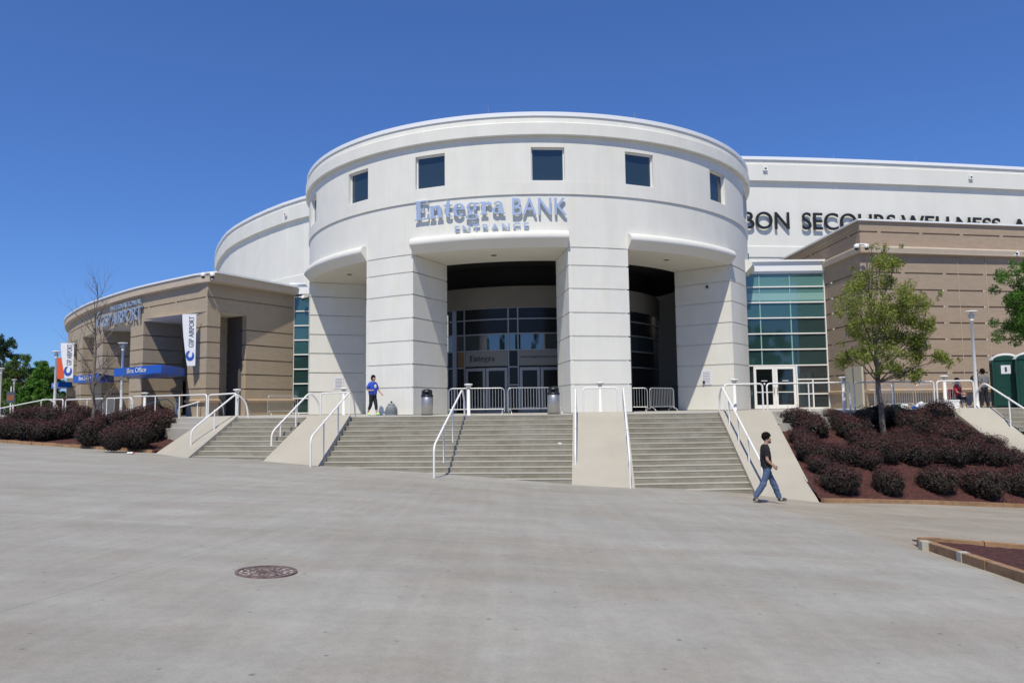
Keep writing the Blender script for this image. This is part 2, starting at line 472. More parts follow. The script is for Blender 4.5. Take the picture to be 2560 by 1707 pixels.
s3tr = np.array([*atz(1771, 27.9, 0)[:2], 0.035]); s3br = ong(1884, 1154) - np.array([0, 0, 0.05])
slab('right_cheek', edge(f3[1], f3[3], 0), s3tr, to_ground(f3[1], f3[3], 5, 16), s3br)
# far right cheek and its steps
s4tl = np.array([*atz(2183, 29.0, 0)[:2], 0.035]); s4tr = np.array([*atz(2281, 28.9, 0)[:2], 0.035])
s4bl = np.array([17.9, 23.9, ground(17.9, 23.9) - 0.05]); s4br = np.array([19.2, 24.0, ground(19.2, 24.0) - 0.05])
slab('far_right_cheek', s4tl, s4tr, s4bl, s4br)
b = MB()
for k in range(1, 17):
    ya = 28.9 - 0.30 * (k - 1); yb = 28.9 - 0.30 * k
    xa = s4tr[0] + 0.03 * (k - 1) - 0.02; 
    b.add([(xa, ya, -RISE * k), (40, ya + 2, -RISE * k), (40, yb + 2, -RISE * k), (xa + .03, yb, -RISE * k)], [(0, 1, 2, 3)], False, 1)
    b.add([(xa, ya, -RISE * k), (40, ya + 2, -RISE * k), (40, ya + 2, -RISE * (k - 1)), (xa, ya, -RISE * (k - 1))], [(0, 1, 2, 3)], False, 0)
tag(b.build('far_right_steps', [M['riser'], M['tread']], recalc=False), kind='structure')

# terrace: one sheet whose front edge follows the stairs, plus its front face and a small ledge step
fr = [(-70, 62), (-40, 50), (-25.3, 40.0), (-23.2, 38.7), (-17.9, 35.0), (-12.6, 30.6), tuple(s0tl[:2]), tuple(f1[0][:2]), tuple(f1[1][:2]), tuple(f2[0][:2]),
      tuple(f2[1][:2]), tuple(f3[0][:2]), tuple(f3[1][:2]), tuple(s3tr[:2]), (13.0, 28.4), tuple(s4tl[:2]), tuple(s4tr[:2]), (40, 30.9), (80, 31)]
b = MB()
n = len(fr)
vs = [(x, y, 0) for x, y in fr] + [(x, 130, 0) for x, y in fr]
b.add(vs, [(i, i + 1, n + i + 1, n + i) for i in range(n - 1)])
b.sweep(fr[:7], [(0, 0), (0.02, 0), (0.02, -0.22), (0.30, -0.22), (0.30, -0.42), (0.55, -0.42), (0.55, -2.5)])
b.sweep(fr[13:16], [(0, 0), (0.02, 0), (0.02, -0.22), (0.30, -0.22), (0.30, -0.42), (0.55, -0.42), (0.55, -2.5)])
tag(b.build('terrace', M['terrace'], recalc=False), kind='structure')

# planting beds
BF0 = s3br[:2] + np.array([.02, .05]); _p = ong(2352, 1166)[:2] + np.array([0, .10]); BF1 = BF0 + (_p - BF0) * ((18.3 - BF0[0]) / (_p[0] - BF0[0]))
def bed_right(x, y):
    yf = BF0[1] + (BF1[1] - BF0[1]) * (x - BF0[0]) / (BF1[0] - BF0[0])
    t = min(max((y - yf) / (28.7 - yf), 0), 1)
    zf = ground(x, yf) + 0.10
    return zf + (-0.34 - zf) * (t ** 0.92) + 0.05 * math.sin(x * 1.3) * math.sin(PI * t)
def bed_left(x, y):
    return ground(x, y) + 0.12
def bed_mesh(name, F0, F1, B0, B1, fn, nu=50, nv=30):
    b = MB(); vs = []; fs = []
    rr = random.Random(3)
    for i in range(nv + 1):
        for j in range(nu + 1):
            u, v = j / nu, i / nv
            p = (np.array(F0) * (1 - u) + np.array(F1) * u) * (1 - v) + (np.array(B0) * (1 - u) + np.array(B1) * u) * v
            vs.append((p[0], p[1], fn(p[0], p[1]) + rr.uniform(-.02, .02)))
    for i in range(nv):
        for j in range(nu):
            a = i * (nu + 1) + j; fs.append((a, a + 1, a + nu + 2, a + nu + 1))
    b.add(vs, fs, True)
    return tag(b.build(name, M['mulch'], recalc=False), kind='structure')
bed_mesh('right_mulch_bed', tuple(BF0), tuple(BF1), (s3tr[0] - .3, 28.3), (s4tl[0] + .05, 28.9), bed_right, 90, 45)
# left bed rises from its timber edge to the terrace ledge
cl0, cl1 = ong(-60, 1012), ong(352, 1040)
def bed_left2(x, y):
    # distance behind the kerb line
    dx, dy = cl1[0] - cl0[0], cl1[1] - cl0[1]; L = math.hypot(dx, dy)
    d = (-(x - cl0[0]) * dy + (y - cl0[1]) * dx) / L
    zf = ground(x, y) + 0.06
    return zf + (-0.40 - zf) * min(max(d / 4.0, 0), 1)
bed_mesh('left_mulch_bed', tuple(cl0[:2]), tuple(cl1[:2]), (cl0[0] + 2, cl0[1] + 7), (s0tl[0] + .1, s0tl[1] + .1), bed_left2, 60, 24)

# timber edging: individual beams
def timbers(path, n, label, group, w=0.14, h=0.15, sink=0.03):
    P = [np.array(p[:2]) for p in path]
    segs = []
    L = [np.linalg.norm(P[i + 1] - P[i]) for i in range(len(P) - 1)]
    tot = sum(L)
    def pos(s_):
        for i, l in enumerate(L):
            if s_ <= l or i == len(L) - 1: return P[i] + (P[i + 1] - P[i]) * (s_ / l)
            s_ -= l
    b = MB(); rr = random.Random(int(tot * 100))
    for i in range(n):
        a = pos(tot * i / n); c = pos(tot * (i + 1) / n)
        d = (c - a) / np.linalg.norm(c - a); a = a + d * 0.006; c = c - d * 0.006
        jz = rr.uniform(-.012, .012); jy = rr.uniform(-.01, .01)
        za = ground(*a) + h / 2 - sink + jz; zc = ground(*c) + h / 2 - sink + jz
        b.bar((a[0] + jy, a[1] + jy, za), (c[0] + jy, c[1] + jy, zc), w, h)
    o = b.build('timber_edging', M['timber'])
    tag(o, label, 'garden edging', group)
timbers([cl0, cl1], 14, 'timber edging along the foot of the left shrub bed', 'timber bed edgings')
timbers([(BF0[0] + .03, BF0[1] - .09), (BF1[0], BF1[1] - .09)], 6, 'timber edging along the foot of the sloping right shrub bed', 'timber bed edgings')
q0, q1, q2 = ong(2096, 1250), ong(2360, 1272), ong(2365, 1341)
q1e = q0 + (q1 - q0) * 2.2; q2e = q0 + (q2 - q0) * 2.2
timbers([q2e, q0, q1e], 16, 'worn timber edging with pale patches around the small mulch corner at the lower right', 'timber bed edgings', 0.13, 0.17, 0.03)
for (xd_, yd_) in ((2124, 1263), (2213, 1290)):
    pc = ong(xd_, yd_); dq = (q2 - q0); dq = dq / np.linalg.norm(dq); b = MB()
    b.bar((pc[0], pc[1] + .05, pc[2] + .058), (pc[0] + dq[0] * .13, pc[1] + .05 + dq[1] * .13, pc[2] + .058), .136, .176)
    tag(b.build('concrete_block', M['tread']), 'pale concrete block set in the timber edging, ' + ('nearest to its pointed corner' if xd_ < 2150 else 'farther from its pointed corner'), 'block', 'pale blocks in the timber edging')
b = MB(); vs = []; fs = []
nn = 26; rr = random.Random(9)
for i in range(nn + 1):
    for j in range(nn + 1):
        u, v = i / nn, j / nn
        p = q0[:2] * (1 - u) + (q1e[:2] * (1 - v) + q2e[:2] * v) * u
        vs.append((p[0], p[1], ground(*p) + 0.075 + 0.05 * min(u, v * 2, 2 - v * 2) + rr.uniform(-.012, .012)))
for i in range(nn):
    for j in range(nn):
        a = i * (nn + 1) + j; fs.append((a, a + 1, a + nn + 2, a + nn + 1))
b.add(vs, fs, True)
tag(b.build('corner_mulch_bed', M['mulch'], recalc=False), kind='structure')

exec_order = 'setting done'

# ------------------------------------------------------------------ entrance rotunda
CX, CY, R0 = 0.9626, 43.4326, 12.4232
def cyl(a, r, z): a = math.radians(a); return (CX + r * math.sin(a), CY - r * math.cos(a), z)
def arc(a0, a1, r=R0, step=1.0):
    n = max(2, int(math.ceil(abs(a1 - a0) / step)) + 1)
    return [cyl(a0 + (a1 - a0) * i / (n - 1), r, 0)[:2] for i in range(n)]
def angc(x, y, r=R0):
    d = ray(x, y); a = d[0] ** 2 + 1; bb = -2 * (d[0] * CX + CY); c = CX * CX + CY * CY - r * r
    t = (-bb - math.sqrt(bb * bb - 4 * a * c)) / (2 * a); P = np.array([0, 0, EYE]) + d * t
    return math.degrees(math.atan2(P[0] - CX, CY - P[1])), P[2]

rot = empty('entrance_rotunda', (CX, CY, 0))
tag(rot, 'round white entrance rotunda with thick grooved piers and square windows under its rim', 'building')
def rbuild(b, name, mats, parent=rot, recalc=True):
    o = b.build(name, mats, None, recalc)
    o.parent = parent; o.matrix_parent_inverse = Matrix.Translation((-CX, -CY, 0)) if parent is rot else Matrix()
    return o
WINC = [-64.3, -40.25, -21.0, 3.05, 22.35, 46.0, 65.8]
WH = 3.3
Z_S, Z_W0, Z_W1, Z_LEDGE, Z_FB = 7.03, 9.87, 11.33, 9.29, 11.80
A0, A1 = -118, 118
# upper wall with real window openings
b = MB()
brk = [A0] 
for c in WINC: brk += [c - WH, c + WH]
brk.append(A1)
for i in range(len(brk) - 1):
    p = arc(brk[i], brk[i + 1])
    iswin = i % 2 == 1
    b.sweep(p, [(0, Z_S), (0, Z_LEDGE - .03), (-0.012, Z_LEDGE - .03), (-0.012, Z_LEDGE), (0.055, Z_LEDGE), (0.055, Z_W0 - 0.04), (0.04, Z_W0 - 0.04), (0.04, Z_W0)], smooth=False)
    if not iswin: b.sweep(p, [(0.04, Z_W0), (0.04, Z_W1)])
    b.sweep(p, [(0.04, Z_W1), (0.04, 11.9)])
    if iswin:
        D = 0.16
        for z in (Z_W0, Z_W1): b.sweep(p, [(0.04, z), (-D, z)])
        for aa in (brk[i], brk[i + 1]):
            b.add([cyl(aa, R0 + .04, Z_W0), cyl(aa, R0 - D, Z_W0), cyl(aa, R0 - D, Z_W1), cyl(aa, R0 + .04, Z_W1)], [(0, 1, 2, 3)])
rbuild(b, 'upper_wall', M['stucco'])
# overhanging fascia and metal coping
b = MB()
prof = [(0.04, 11.84), (0.19, 11.80), (0.235, 11.84), (0.24, 12.34), (0.205, 12.36), (0.15, 12.40), (0.13, 12.69)]
b.sweep(arc(A0, A1), prof)
rbuild(b, 'fascia', M['stucco'], recalc=False)
b = MB()
b.sweep(arc(A0, A1), [(0.10, 12.68), (0.185, 12.66), (0.185, 12.83), (0.15, 12.85), (-0.4, 12.86), (-0.4, 12.5)])
rbuild(b, 'coping', M['metal_cap'], recalc=False)
b = MB(); pr = arc(A0, A1, R0 - .35)
b.add([(x, y, 12.5) for x, y in pr], [tuple(range(len(pr)))])
rbuild(b, 'roof', M['terrace'])
for xd in (833, 1122, 1457, 1668):
    a_, _ = angc(xd, 330 if xd < 900 else 300)
    r_ = MB(); p = cyl(a_, R0 + .02, 12.85)
    r_.tube([p, (p[0], p[1], 13.2)], [0.012, 0.006], 6)
    rbuild(r_, 'lightning_rod', M['steel'])
# windows
for c in WINC:
    fr_ = MB()
    a0, a1 = c - WH, c + WH
    r1 = R0 - 0.10; w = 0.055; dw = math.degrees(w / R0)
    for (u0, u1, z0, z1) in ((a0, a1, Z_W0, Z_W0 + w), (a0, a1, Z_W1 - w, Z_W1), (a0, a0 + dw, Z_W0 + w, Z_W1 - w), (a1 - dw, a1, Z_W0 + w, Z_W1 - w)):
        P = [cyl(u, r, z) for z in (z0, z1) for r in (r1, r1 - .08) for u in (u0 + .02, u1 - .02)]
        fr_.add(P, [(0, 1, 3, 2), (4, 6, 7, 5), (0, 4, 5, 1), (2, 3, 7, 6), (0, 2, 6, 4), (1, 5, 7, 3)])
    f_ = rbuild(fr_, 'window', M['metal_cap'])
    pn = MB(); r2 = r1 - .05
    pn.add([cyl(a0 + .2, r2, Z_W0 + .03), cyl(a1 - .2, r2, Z_W0 + .03), cyl(a1 - .2, r2, Z_W1 - .03), cyl(a0 + .2, r2, Z_W1 - .03)], [(0, 1, 2, 3)])
    o = pn.build('pane', M['glass_navy'], None); o.parent = f_
# piers with shadow joints
JZ = [1.19, 2.20, 3.22, 4.22, 5.24, 6.23]
COLC = [-75.3, -31.25, 13.0, 57.1]; CH = 6.25; DEP = 2.95
def jointed(z0, z1, joints, d=0.04, h=0.055):
    pr = [(0, z0)]
    for j in joints: pr += [(0, j - h / 2), (-d, j - h / 2), (-d, j + h / 2), (0, j + h / 2)]
    pr.append((0, z1)); return pr
for i, c in enumerate(COLC):
    b = MB()
    a0, a1 = c - CH, c + CH
    pth = [cyl(a0, R0 - DEP, 0)[:2]] + arc(a0, a1, R0) + [cyl(a1, R0 - DEP, 0)[:2], cyl(a0, R0 - DEP, 0)[:2]]
    b.sweep(pth, jointed(0.02, Z_S - 0.05, JZ) + [(-.035, Z_S - .05), (-.035, Z_S)])
    rbuild(b, 'pier', M['stucco'], recalc=False)
# canopy rolls and soffits over the openings
OPN = [(-118, -81.55), (-69.05, -37.5), (-25.0, 6.75), (19.25, 50.85), (63.35, 118)]
for a0, a1 in OPN:
    b = MB()
    prof = [(0.0, 7.69), (0.12, 7.685), (0.21, 7.655), (0.28, 7.60), (0.32, 7.52), (0.335, 7.44), (0.33, 7.37), (0.305, 7.33), (0.0, 7.0)]
    b.sweep(arc(a0, a1), prof[:-1], smooth=True); b.sweep(arc(a0, a1), prof[-2:], m=1)
    for aa in (a0, a1):
        P = [cyl(aa, R0 + o_, z) for o_, z in prof]
        b.add(P, [tuple(range(len(P)))])
    rbuild(b, 'canopy_roll', [M['stucco'], M['soffit']], recalc=False)
b = MB()
p_out, p_in = arc(A0, A1, R0), arc(A0, A1, R0 - DEP)
vs = [(x, y, 7.0) for x, y in p_out] + [(x, y, 7.0) for x, y in p_in]; n = len(p_out)
b.add(vs, [(i, i + 1, n + i + 1, n + i) for i in range(n - 1)])
b.sweep(arc(A0, A1, R0 - DEP), [(0, 7.0), (0, 7.6)])
rbuild(b, 'soffit', M['soffit'])
for (a_, r_) in ((-54, 11.2), (-9, 11.0), (34, 11.2)):
    l_ = MB(); p = cyl(a_, r_, 6.985); l_.lathe([(0.14, 0.012), (0.14, 0), (0.11, -.012), (0.02, -.012)], p, 16)
    rbuild(l_, 'downlight', M['inner'])
# dark inner lobby: ceiling, back wall, beam
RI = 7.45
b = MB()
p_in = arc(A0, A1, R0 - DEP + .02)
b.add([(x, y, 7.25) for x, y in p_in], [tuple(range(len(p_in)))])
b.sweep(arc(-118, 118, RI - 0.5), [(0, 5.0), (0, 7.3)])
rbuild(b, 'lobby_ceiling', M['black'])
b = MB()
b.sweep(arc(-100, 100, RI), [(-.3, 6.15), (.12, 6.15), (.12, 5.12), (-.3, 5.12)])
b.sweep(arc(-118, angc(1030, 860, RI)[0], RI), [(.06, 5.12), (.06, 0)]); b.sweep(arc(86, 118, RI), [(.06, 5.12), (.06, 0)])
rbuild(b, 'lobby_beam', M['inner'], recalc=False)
# storefront: framing, panes, doors, header panels, seen through the middle and right openings
def ai(xd, z=1.5):                    # column in the photo -> angle on the storefront cylinder
    a, _ = angc(xd, 930 - z * 46, RI); return a
ROWS = [0.0, 2.22, 3.04, 3.84, 4.56, 5.12]
def vbar(b, a, z0, z1, w=0.06, r=RI + .05, d=0.12, m=0):
    da = math.degrees(w / 2 / RI)
    P = [cyl(u, rr_, z) for z in (z0, z1) for rr_ in (r, r - d) for u in (a - da, a + da)]
    b.add(P, [(0, 1, 3, 2), (4, 6, 7, 5), (0, 4, 5, 1), (2, 3, 7, 6), (0, 2, 6, 4), (1, 5, 7, 3)], False, m)
def hbar(b, a0, a1, z, h=0.06, r=RI + .045, d=0.11, m=0):
    b.sweep(arc(a0, a1, r), [(0, z - h / 2), (0, z + h / 2), (-d, z + h / 2), (-d, z - h / 2)], closed=True, caps=True, m=m)
aL, aR = ai(1030), 86.0
V = {k: ai(k) for k in (1046, 1068, 1169, 1191, 1290)}
fr_ = MB()
for z in ROWS[2:]: hbar(fr_, aL, aR, z)
hbar(fr_, aL, V[1068], 2.22); hbar(fr_, V[1169], V[1191], 2.22); hbar(fr_, V[1169], V[1191], 1.35); hbar(fr_, aL, V[1068], 1.2)
for k in V.values(): vbar(fr_, k, 0.02, 5.1)
vbar(fr_, ai(1046), 0.03, 5.08, 0.22, RI + .08)
for a_ in (V[1290] + 8, V[1290] + 16, V[1290] + 24, V[1290] + 32):
    vbar(fr_, a_, 0.02, 5.1)
hbar(fr_, V[1290] + 8, aR, 2.22); hbar(fr_, V[1290] + 8, aR, 1.2)
rbuild(fr_, 'storefront_frame', M['alu'])
b = MB(); b.sweep(arc(aL, aR, RI), [(0, 3.84), (0, 5.12)]); rbuild(b, 'upper_glazing', M['glass_matt'], recalc=False)
b = MB(); b.sweep(arc(aL, aR, RI), [(0, 3.04), (0, 3.84)]); rbuild(b, 'transom_glazing', M['glass_dark'], recalc=False)
b = MB(); b.sweep(arc(aL, aR, RI - .01), [(0, 0.02), (0, 3.04)]); rbuild(b, 'lower_glazing', M['glass_matt'], recalc=False)
b = MB()
for (u0, u1) in ((V[1068], V[1169]), (V[1191], V[1290]), (V[1290] + 0.5, V[1290] + 8)):
    b.sweep(arc(u0 + .3, u1 - .3, RI + .03), [(0, 2.28), (0, 3.0)])
header = rbuild(b, 'header_panel', M['frost'], recalc=False)
b = MB(); b.sweep(arc(V[1046] + 1.2, V[1068] - .3, RI + .03), [(0, 2.25), (0, 3.0)])
rbuild(b, 'orange_panel', material('ochre_panel', (0.15, 0.085, 0.035), .7), recalc=False)
def door(a0, a1):
    b = MB(); w = 0.13; dw = math.degrees(w / RI)
    hbar(b, a0, a1, 2.12, 0.14, RI + .07, .06); hbar(b, a0, a1, 0.16, 0.26, RI + .07, .06)
    for a_ in (a0 + dw / 2, a1 - dw / 2): vbar(b, a_, 0.03, 2.19, w, RI + .072, .065)
    o = rbuild(b, 'door', M['alu'])
    g = MB(); g.sweep(arc(a0 + dw * .8, a1 - dw * .8, RI + .04), [(0, 0.25), (0, 2.08)])
    pg = g.build('pane', M['glass_matt'], None, False); pg.parent = o
    h = MB(); hx = a1 - dw * .5
    h.tube([cyl(hx, RI + .08, .95), cyl(hx, RI + .14, .95), cyl(hx, RI + .14, 1.25), cyl(hx, RI + .08, 1.25)], .012, 6)
    ho = h.build('handle', M['steel'], None); ho.parent = o
for u0, u1 in ((V[1068], V[1169]), (V[1191], V[1290])):
    um = (u0 + u1) / 2
    door(u0 + .5, um - .15); door(um + .15, u1 - .5)

# ---- lettering
LETTERS = []
def text_mesh(body, size=1.0, extrude=0.05, bold=0.0, spacing=1.0):
    cu = bpy.data.curves.new('txt', 'FONT'); cu.body = body; cu.size = size; cu.extrude = extrude; cu.offset = bold
    cu.space_character = spacing; cu.resolution_u = 6
    o = bpy.data.objects.new('txt', cu); COL.objects.link(o)
    bpy.context.view_layer.update()
    dg = bpy.context.evaluated_depsgraph_get()
    me = bpy.data.meshes.new_from_object(o.evaluated_get(dg))
    vs = [tuple(v.co) for v in me.vertices]; fs = [tuple(p.vertices) for p in me.polygons]
    bpy.data.objects.remove(o); bpy.data.curves.remove(cu); bpy.data.meshes.remove(me)
    return vs, fs
def fit(vs, w, h, depth=None):
    """scale text vertices to width w and height h, origin lower left"""
    A = np.array(vs); mn = A.min(0); mx = A.max(0); d = mx - mn
    A[:, 0] = (A[:, 0] - mn[0]) / d[0] * w; A[:, 1] = (A[:, 1] - mn[1]) / d[1] * h
    return A
def place_text(body, w, h, mapf, name, mt, parent=None, depth=0.08, bold=0.0, spacing=1.0):
    vs, fs = text_mesh(body, 1.0, 0.05, bold, spacing)
    A = fit(vs, w, h); zs = A[:, 2]; A[:, 2] = (zs - zs.min()) / max(1e-6, zs.max() - zs.min()) * depth
    par = list(range(len(A)))
    def find(i):
        while par[i] != i: par[i] = par[par[i]]; i = par[i]
        return i
    for f in fs:
        for q in f[1:]: par[find(q)] = find(f[0])
    comp = {}
    for i in range(len(A)): comp.setdefault(find(i), []).append(i)
    groups = sorted(([min(A[i][0] for i in c), max(A[i][0] for i in c), c] for c in comp.values()), key=lambda g: g[0])
    out = []
    for g in groups:
        if out and g[0] < out[-1][1] - 0.35 * min(g[1] - g[0], out[-1][1] - out[-1][0]): out[-1] = [out[-1][0], max(g[1], out[-1][1]), out[-1][2] + g[2]]
        else: out.append(g)
    last = None
    for x0, x1, c in out:
        idx = {i: k for k, i in enumerate(c)}; b = MB()
        b.add([mapf(*A[i]) for i in c], [tuple(idx[i] for i in f) for f in fs if f[0] in idx])
        last = b.build('letter', mt, parent)
        LETTERS.append(last)
    return last

def glyphs():
    def rect(x0, x1, y0, y1): return [(x0, y0), (x1, y0), (x1, y1), (x0, y1)]
    def ring(cx, cy, rx, ry, wx, wy, a0, a1, n=18):
        out = []
        for i in range(n):
            t0, t1 = [math.radians(a0 + (a1 - a0) * k / n) for k in (i, i + 1)]
            o_ = lambda t: (cx + rx * math.cos(t), cy + ry * math.sin(t))
            i_ = lambda t: (cx + (rx - wx) * math.cos(t), cy + (ry - wy) * math.sin(t))
            out.append([i_(t0), o_(t0), o_(t1), i_(t1)])
        return out
    G = {}
    G['E'] = (0.74, [rect(.09, .31, .05, .95), rect(0, .70, .94, 1), rect(0, .73, 0, .06), rect(.31, .50, .47, .55), [(.62, .94), (.65, .74), (.70, .74), (.70, .94)], [(.64, .06), (.68, .27), (.73, .27), (.73, .06)], rect(.455, .50, .38, .64)])
    G['n'] = (0.72, [rect(.08, .27, .04, .60), rect(.01, .25, .59, .65), rect(.03, .33, 0, .05)] + ring(.42, .42, .22, .245, .19, .11, 0, 150) + [rect(.45, .64, .04, .42), rect(.40, .70, 0, .05)])
    G['t'] = (0.45, [rect(.10, .29, .14, .60), [(.10, .60), (.29, .60), (.29, .86), (.2, .82)], rect(.01, .42, .585, .645)] + ring(.29, .16, .18, .17, .12, .07, 180, 320))
    G['e'] = (0.62, ring(.30, .32, .29, .34, .18, .065, 0, 322, 26) + [rect(.13, .53, .33, .385)])
    G['g'] = (0.66, ring(.28, .42, .24, .235, .14, .06, 0, 360, 24) + ring(.30, -.08, .30, .16, .10, .06, 0, 360, 24) + [[(.10, .02), (.34, .02), (.24, .22), (.12, .18)], rect(.43, .63, .56, .63)])
    G['r'] = (0.54, [rect(.08, .27, .04, .60), rect(.01, .25, .59, .65), rect(.03, .36, 0, .05)] + ring(.40, .44, .17, .20, .13, .10, 30, 150, 8) + ring(.45, .53, .085, .09, .08, .085, 0, 360, 12))
    G['a'] = (0.60, [rect(.31, .50, .10, .44), [(.38, .1), (.38, 0), (.60, 0), (.60, .05), (.52, .07), (.50, .1)]] + ring(.28, .44, .205, .21, .13, .06, 0, 165, 14) + ring(.23, .18, .21, .19, .12, .06, 20, 340, 22))
    return G
GL = glyphs()
def serif(word, w, h, mapf, name, mt, parent=None, depth=0.08, gap=0.012):
    """bold serif word built from strokes; h is the cap height"""
    tot = sum(GL[c][0] + gap for c in word) - gap
    x = 0; k = 0; sx = w / tot
    for c in word:
        b = MB()
        for poly in GL[c][1]:
            z1 = depth + 0.0012 * (k % 5); k += 1
            n = len(poly)
            vs = [mapf((x + px) * sx, py * h, 0) for px, py in poly] + [mapf((x + px) * sx, py * h, z1) for px, py in poly]
            b.add(vs, [tuple(range(n))[::-1], tuple(range(n, 2 * n))] + [(i, (i + 1) % n, n + (i + 1) % n, n + i) for i in range(n)])
        x += GL[c][0] + gap
        LETTERS.append(b.build('letter', mt, parent))
sign = empty('entrance_sign', (0, 0, 0)); tag(sign, 'polished metal letters reading Entegra BANK ENTRANCE on the white rotunda', 'sign')
def drum_map(a_start, z0, off=0.07):
    return lambda x, y, z: cyl(a_start + math.degrees(x / (R0 + off)), R0 + off + z, z0 + y)
aE0, _ = angc(957, 500); aE1, _ = angc(1160, 480); aB0, _ = angc(1177, 480); aB1, _ = angc(1300, 480)
W_ = lambda a, c: math.radians(c - a) * (R0 + .1)
serif('Entegra', W_(aE0, aE1), 0.84, drum_map(aE0, 8.45), 'serif_word', M['chrome'], sign, 0.09)
place_text('BANK', W_(aB0, aB1), 0.74, drum_map(aB0, 8.36), 'sans_word', M['chrome'], sign, 0.09, 0.007, 1.05)
aN0, _ = angc(1047, 525); aN1, _ = angc(1214, 520)
place_text('ENTRANCE', W_(aN0, aN1), 0.28, drum_map(aN0, 7.76, 0.06), 'small_word', M['chrome'], sign, 0.07, 0.01, 1.4)
# header lettering on the storefront
def sf_map(a_start, z0, r=RI + .036): return lambda x, y, z: cyl(a_start + math.degrees(x / RI), r + z, z0 + y)
n_before = len(LETTERS)
serif('Entegra', 1.32, 0.30, sf_map(ai(1080), 2.52), 'header_word', M['letter_black'], None, 0.006)
place_text('myentegrabank.com', 1.75, 0.14, sf_map(ai(1197), 2.62), 'header_word', M['letter_black'], None, 0.006)
place_text('myentegrabank.com', 0.9, 0.10, sf_map(V[1290] + 0.8, 2.55), 'header_word', M['letter_black'], None, 0.006)
for o in LETTERS[n_before:]: o.parent = header; 

# ------------------------------------------------------------------ arena hall behind
hall = empty('arena_hall', (0, 60, 0)); tag(hall, 'huge white curving arena hall behind the rotunda with an overhanging rim', 'building')
HI = Matrix.Translation((0, -60, 0))
ctrl = [(-41, 118), (-38.6, 100), (-36.6, 92), (-34.1, 85.3), (-31.5, 79.4), (-28.5, 73.7), (-26.2, 70.2), (-23, 66.3), (-20.3, 63.5), (-16.6, 60.3), (-8, 55.4), (3, 52.2), (16.5, 51.9), (38, 55.1), (60, 60), (80, 70)]
def catmull(P, n=8):
    out = []
    for i in range(len(P) - 1):
        p0, p1, p2, p3 = [np.array(P[max(0, min(len(P) - 1, i + k))]) for k in (-1, 0, 1, 2)]
        for k in range(n):
            t = k / n
            out.append(tuple(0.5 * ((2 * p1) + (-p0 + p2) * t + (2 * p0 - 5 * p1 + 4 * p2 - p3) * t * t + (-p0 + 3 * p1 - 3 * p2 + p3) * t ** 3)))
    out.append(tuple(P[-1])); return out
def resample(P, step):
    P = [np.array(p) for p in P]; out = [P[0]]; acc = 0; s_ = step
    for i in range(len(P) - 1):
        d = np.linalg.norm(P[i + 1] - P[i])
        while acc + d >= s_:
            out.append(P[i] + (P[i + 1] - P[i]) * ((s_ - acc) / d)); s_ += step
        acc += d
    return out
hp = catmull(ctrl)
hp = resample(hp, 2.66)
path, offs = [], []
for i in range(len(hp) - 1):
    a, c = hp[i], hp[i + 1]; d = (c - a) / np.linalg.norm(c - a)
    path += [tuple(a + d * .02), tuple(c - d * .02)]; offs += [0, 0]
    path += [tuple(c - d * .018), tuple(c + d * .018)] if False else [tuple(c - d * .012)]; offs += [-0.03]
HT = 17.8
b = MB()
b.sweep(path, [(0, 0), (0, 10.55), (0.06, 10.6), (0.06, 11.35), (0, 11.4), (0, HT - 1.75), (0.26, HT - 1.72), (0.28, HT - 0.55), (0.24, HT - 0.5), (0.24, HT - .2)], offs)
o = b.build('wall', M['stucco_far'], None, False); o.parent = hall; o.matrix_parent_inverse = HI
b = MB(); b.sweep([tuple(p) for p in hp], [(0.2, HT - .22), (0.34, HT - .22), (0.34, HT), (-1.0, HT + .02), (-1, HT - .6)])
o = b.build('coping', M['metal_cap'], None, False); o.parent = hall; o.matrix_parent_inverse = HI
b = MB(); b.add([(x, y, HT - .4) for x, y in [tuple(p) for p in hp]], [tuple(range(len(hp)))])
o = b.build('roof', M['terrace'], None); o.parent = hall; o.matrix_parent_inverse = HI
for (xd, yd) in ((1773, 380), (2488, 395), (650, 480)):
    pass
def hall_frame(xd):                 # point and tangent on the hall wall at a photo column
    best = None
    for i in range(len(hp) - 1):
        for t in np.linspace(0, 1, 12):
            p = hp[i] * (1 - t) + hp[i + 1] * t
            if p[1] > 90: continue
            e = abs((p[0] / p[1]) - (xd - 1176) / FPX)
            if p[1] < 90 and (best is None or e < best[0]):
                d = (hp[i + 1] - hp[i]) / np.linalg.norm(hp[i + 1] - hp[i]); best = (e, p, d)
    return best[1], best[2]
for xd, zz in ((1773, 16.9), (2250, 16.8), (660, 16.7)):
    p, d = hall_frame(xd); n_ = np.array([d[1], -d[0]])
    bx = MB(); q = p + n_ * .30
    Mx = Matrix(((d[0], n_[0], 0, q[0]), (d[1], n_[1], 0, q[1]), (0, 0, 1, zz), (0, 0, 0, 1)))
    bx.box(-.16, .16, -.03, .12, -.14, .14, 0, Mx); bx.box(-.07, .07, .121, .14, -.05, .05, 1, Mx)
    o = bx.build('floodlight', [M['paint'], M['blackplastic']], None); o.parent = hall; o.matrix_parent_inverse = HI
for xd in (1935, 2125, 2330):
    p, d = hall_frame(xd); r_ = MB(); r_.tube([(p[0], p[1] - .2, HT), (p[0], p[1] - .2, HT + .5)], [.02, .008], 6)
    o = r_.build('lightning_rod', M['steel'], None); o.parent = hall; o.matrix_parent_inverse = HI
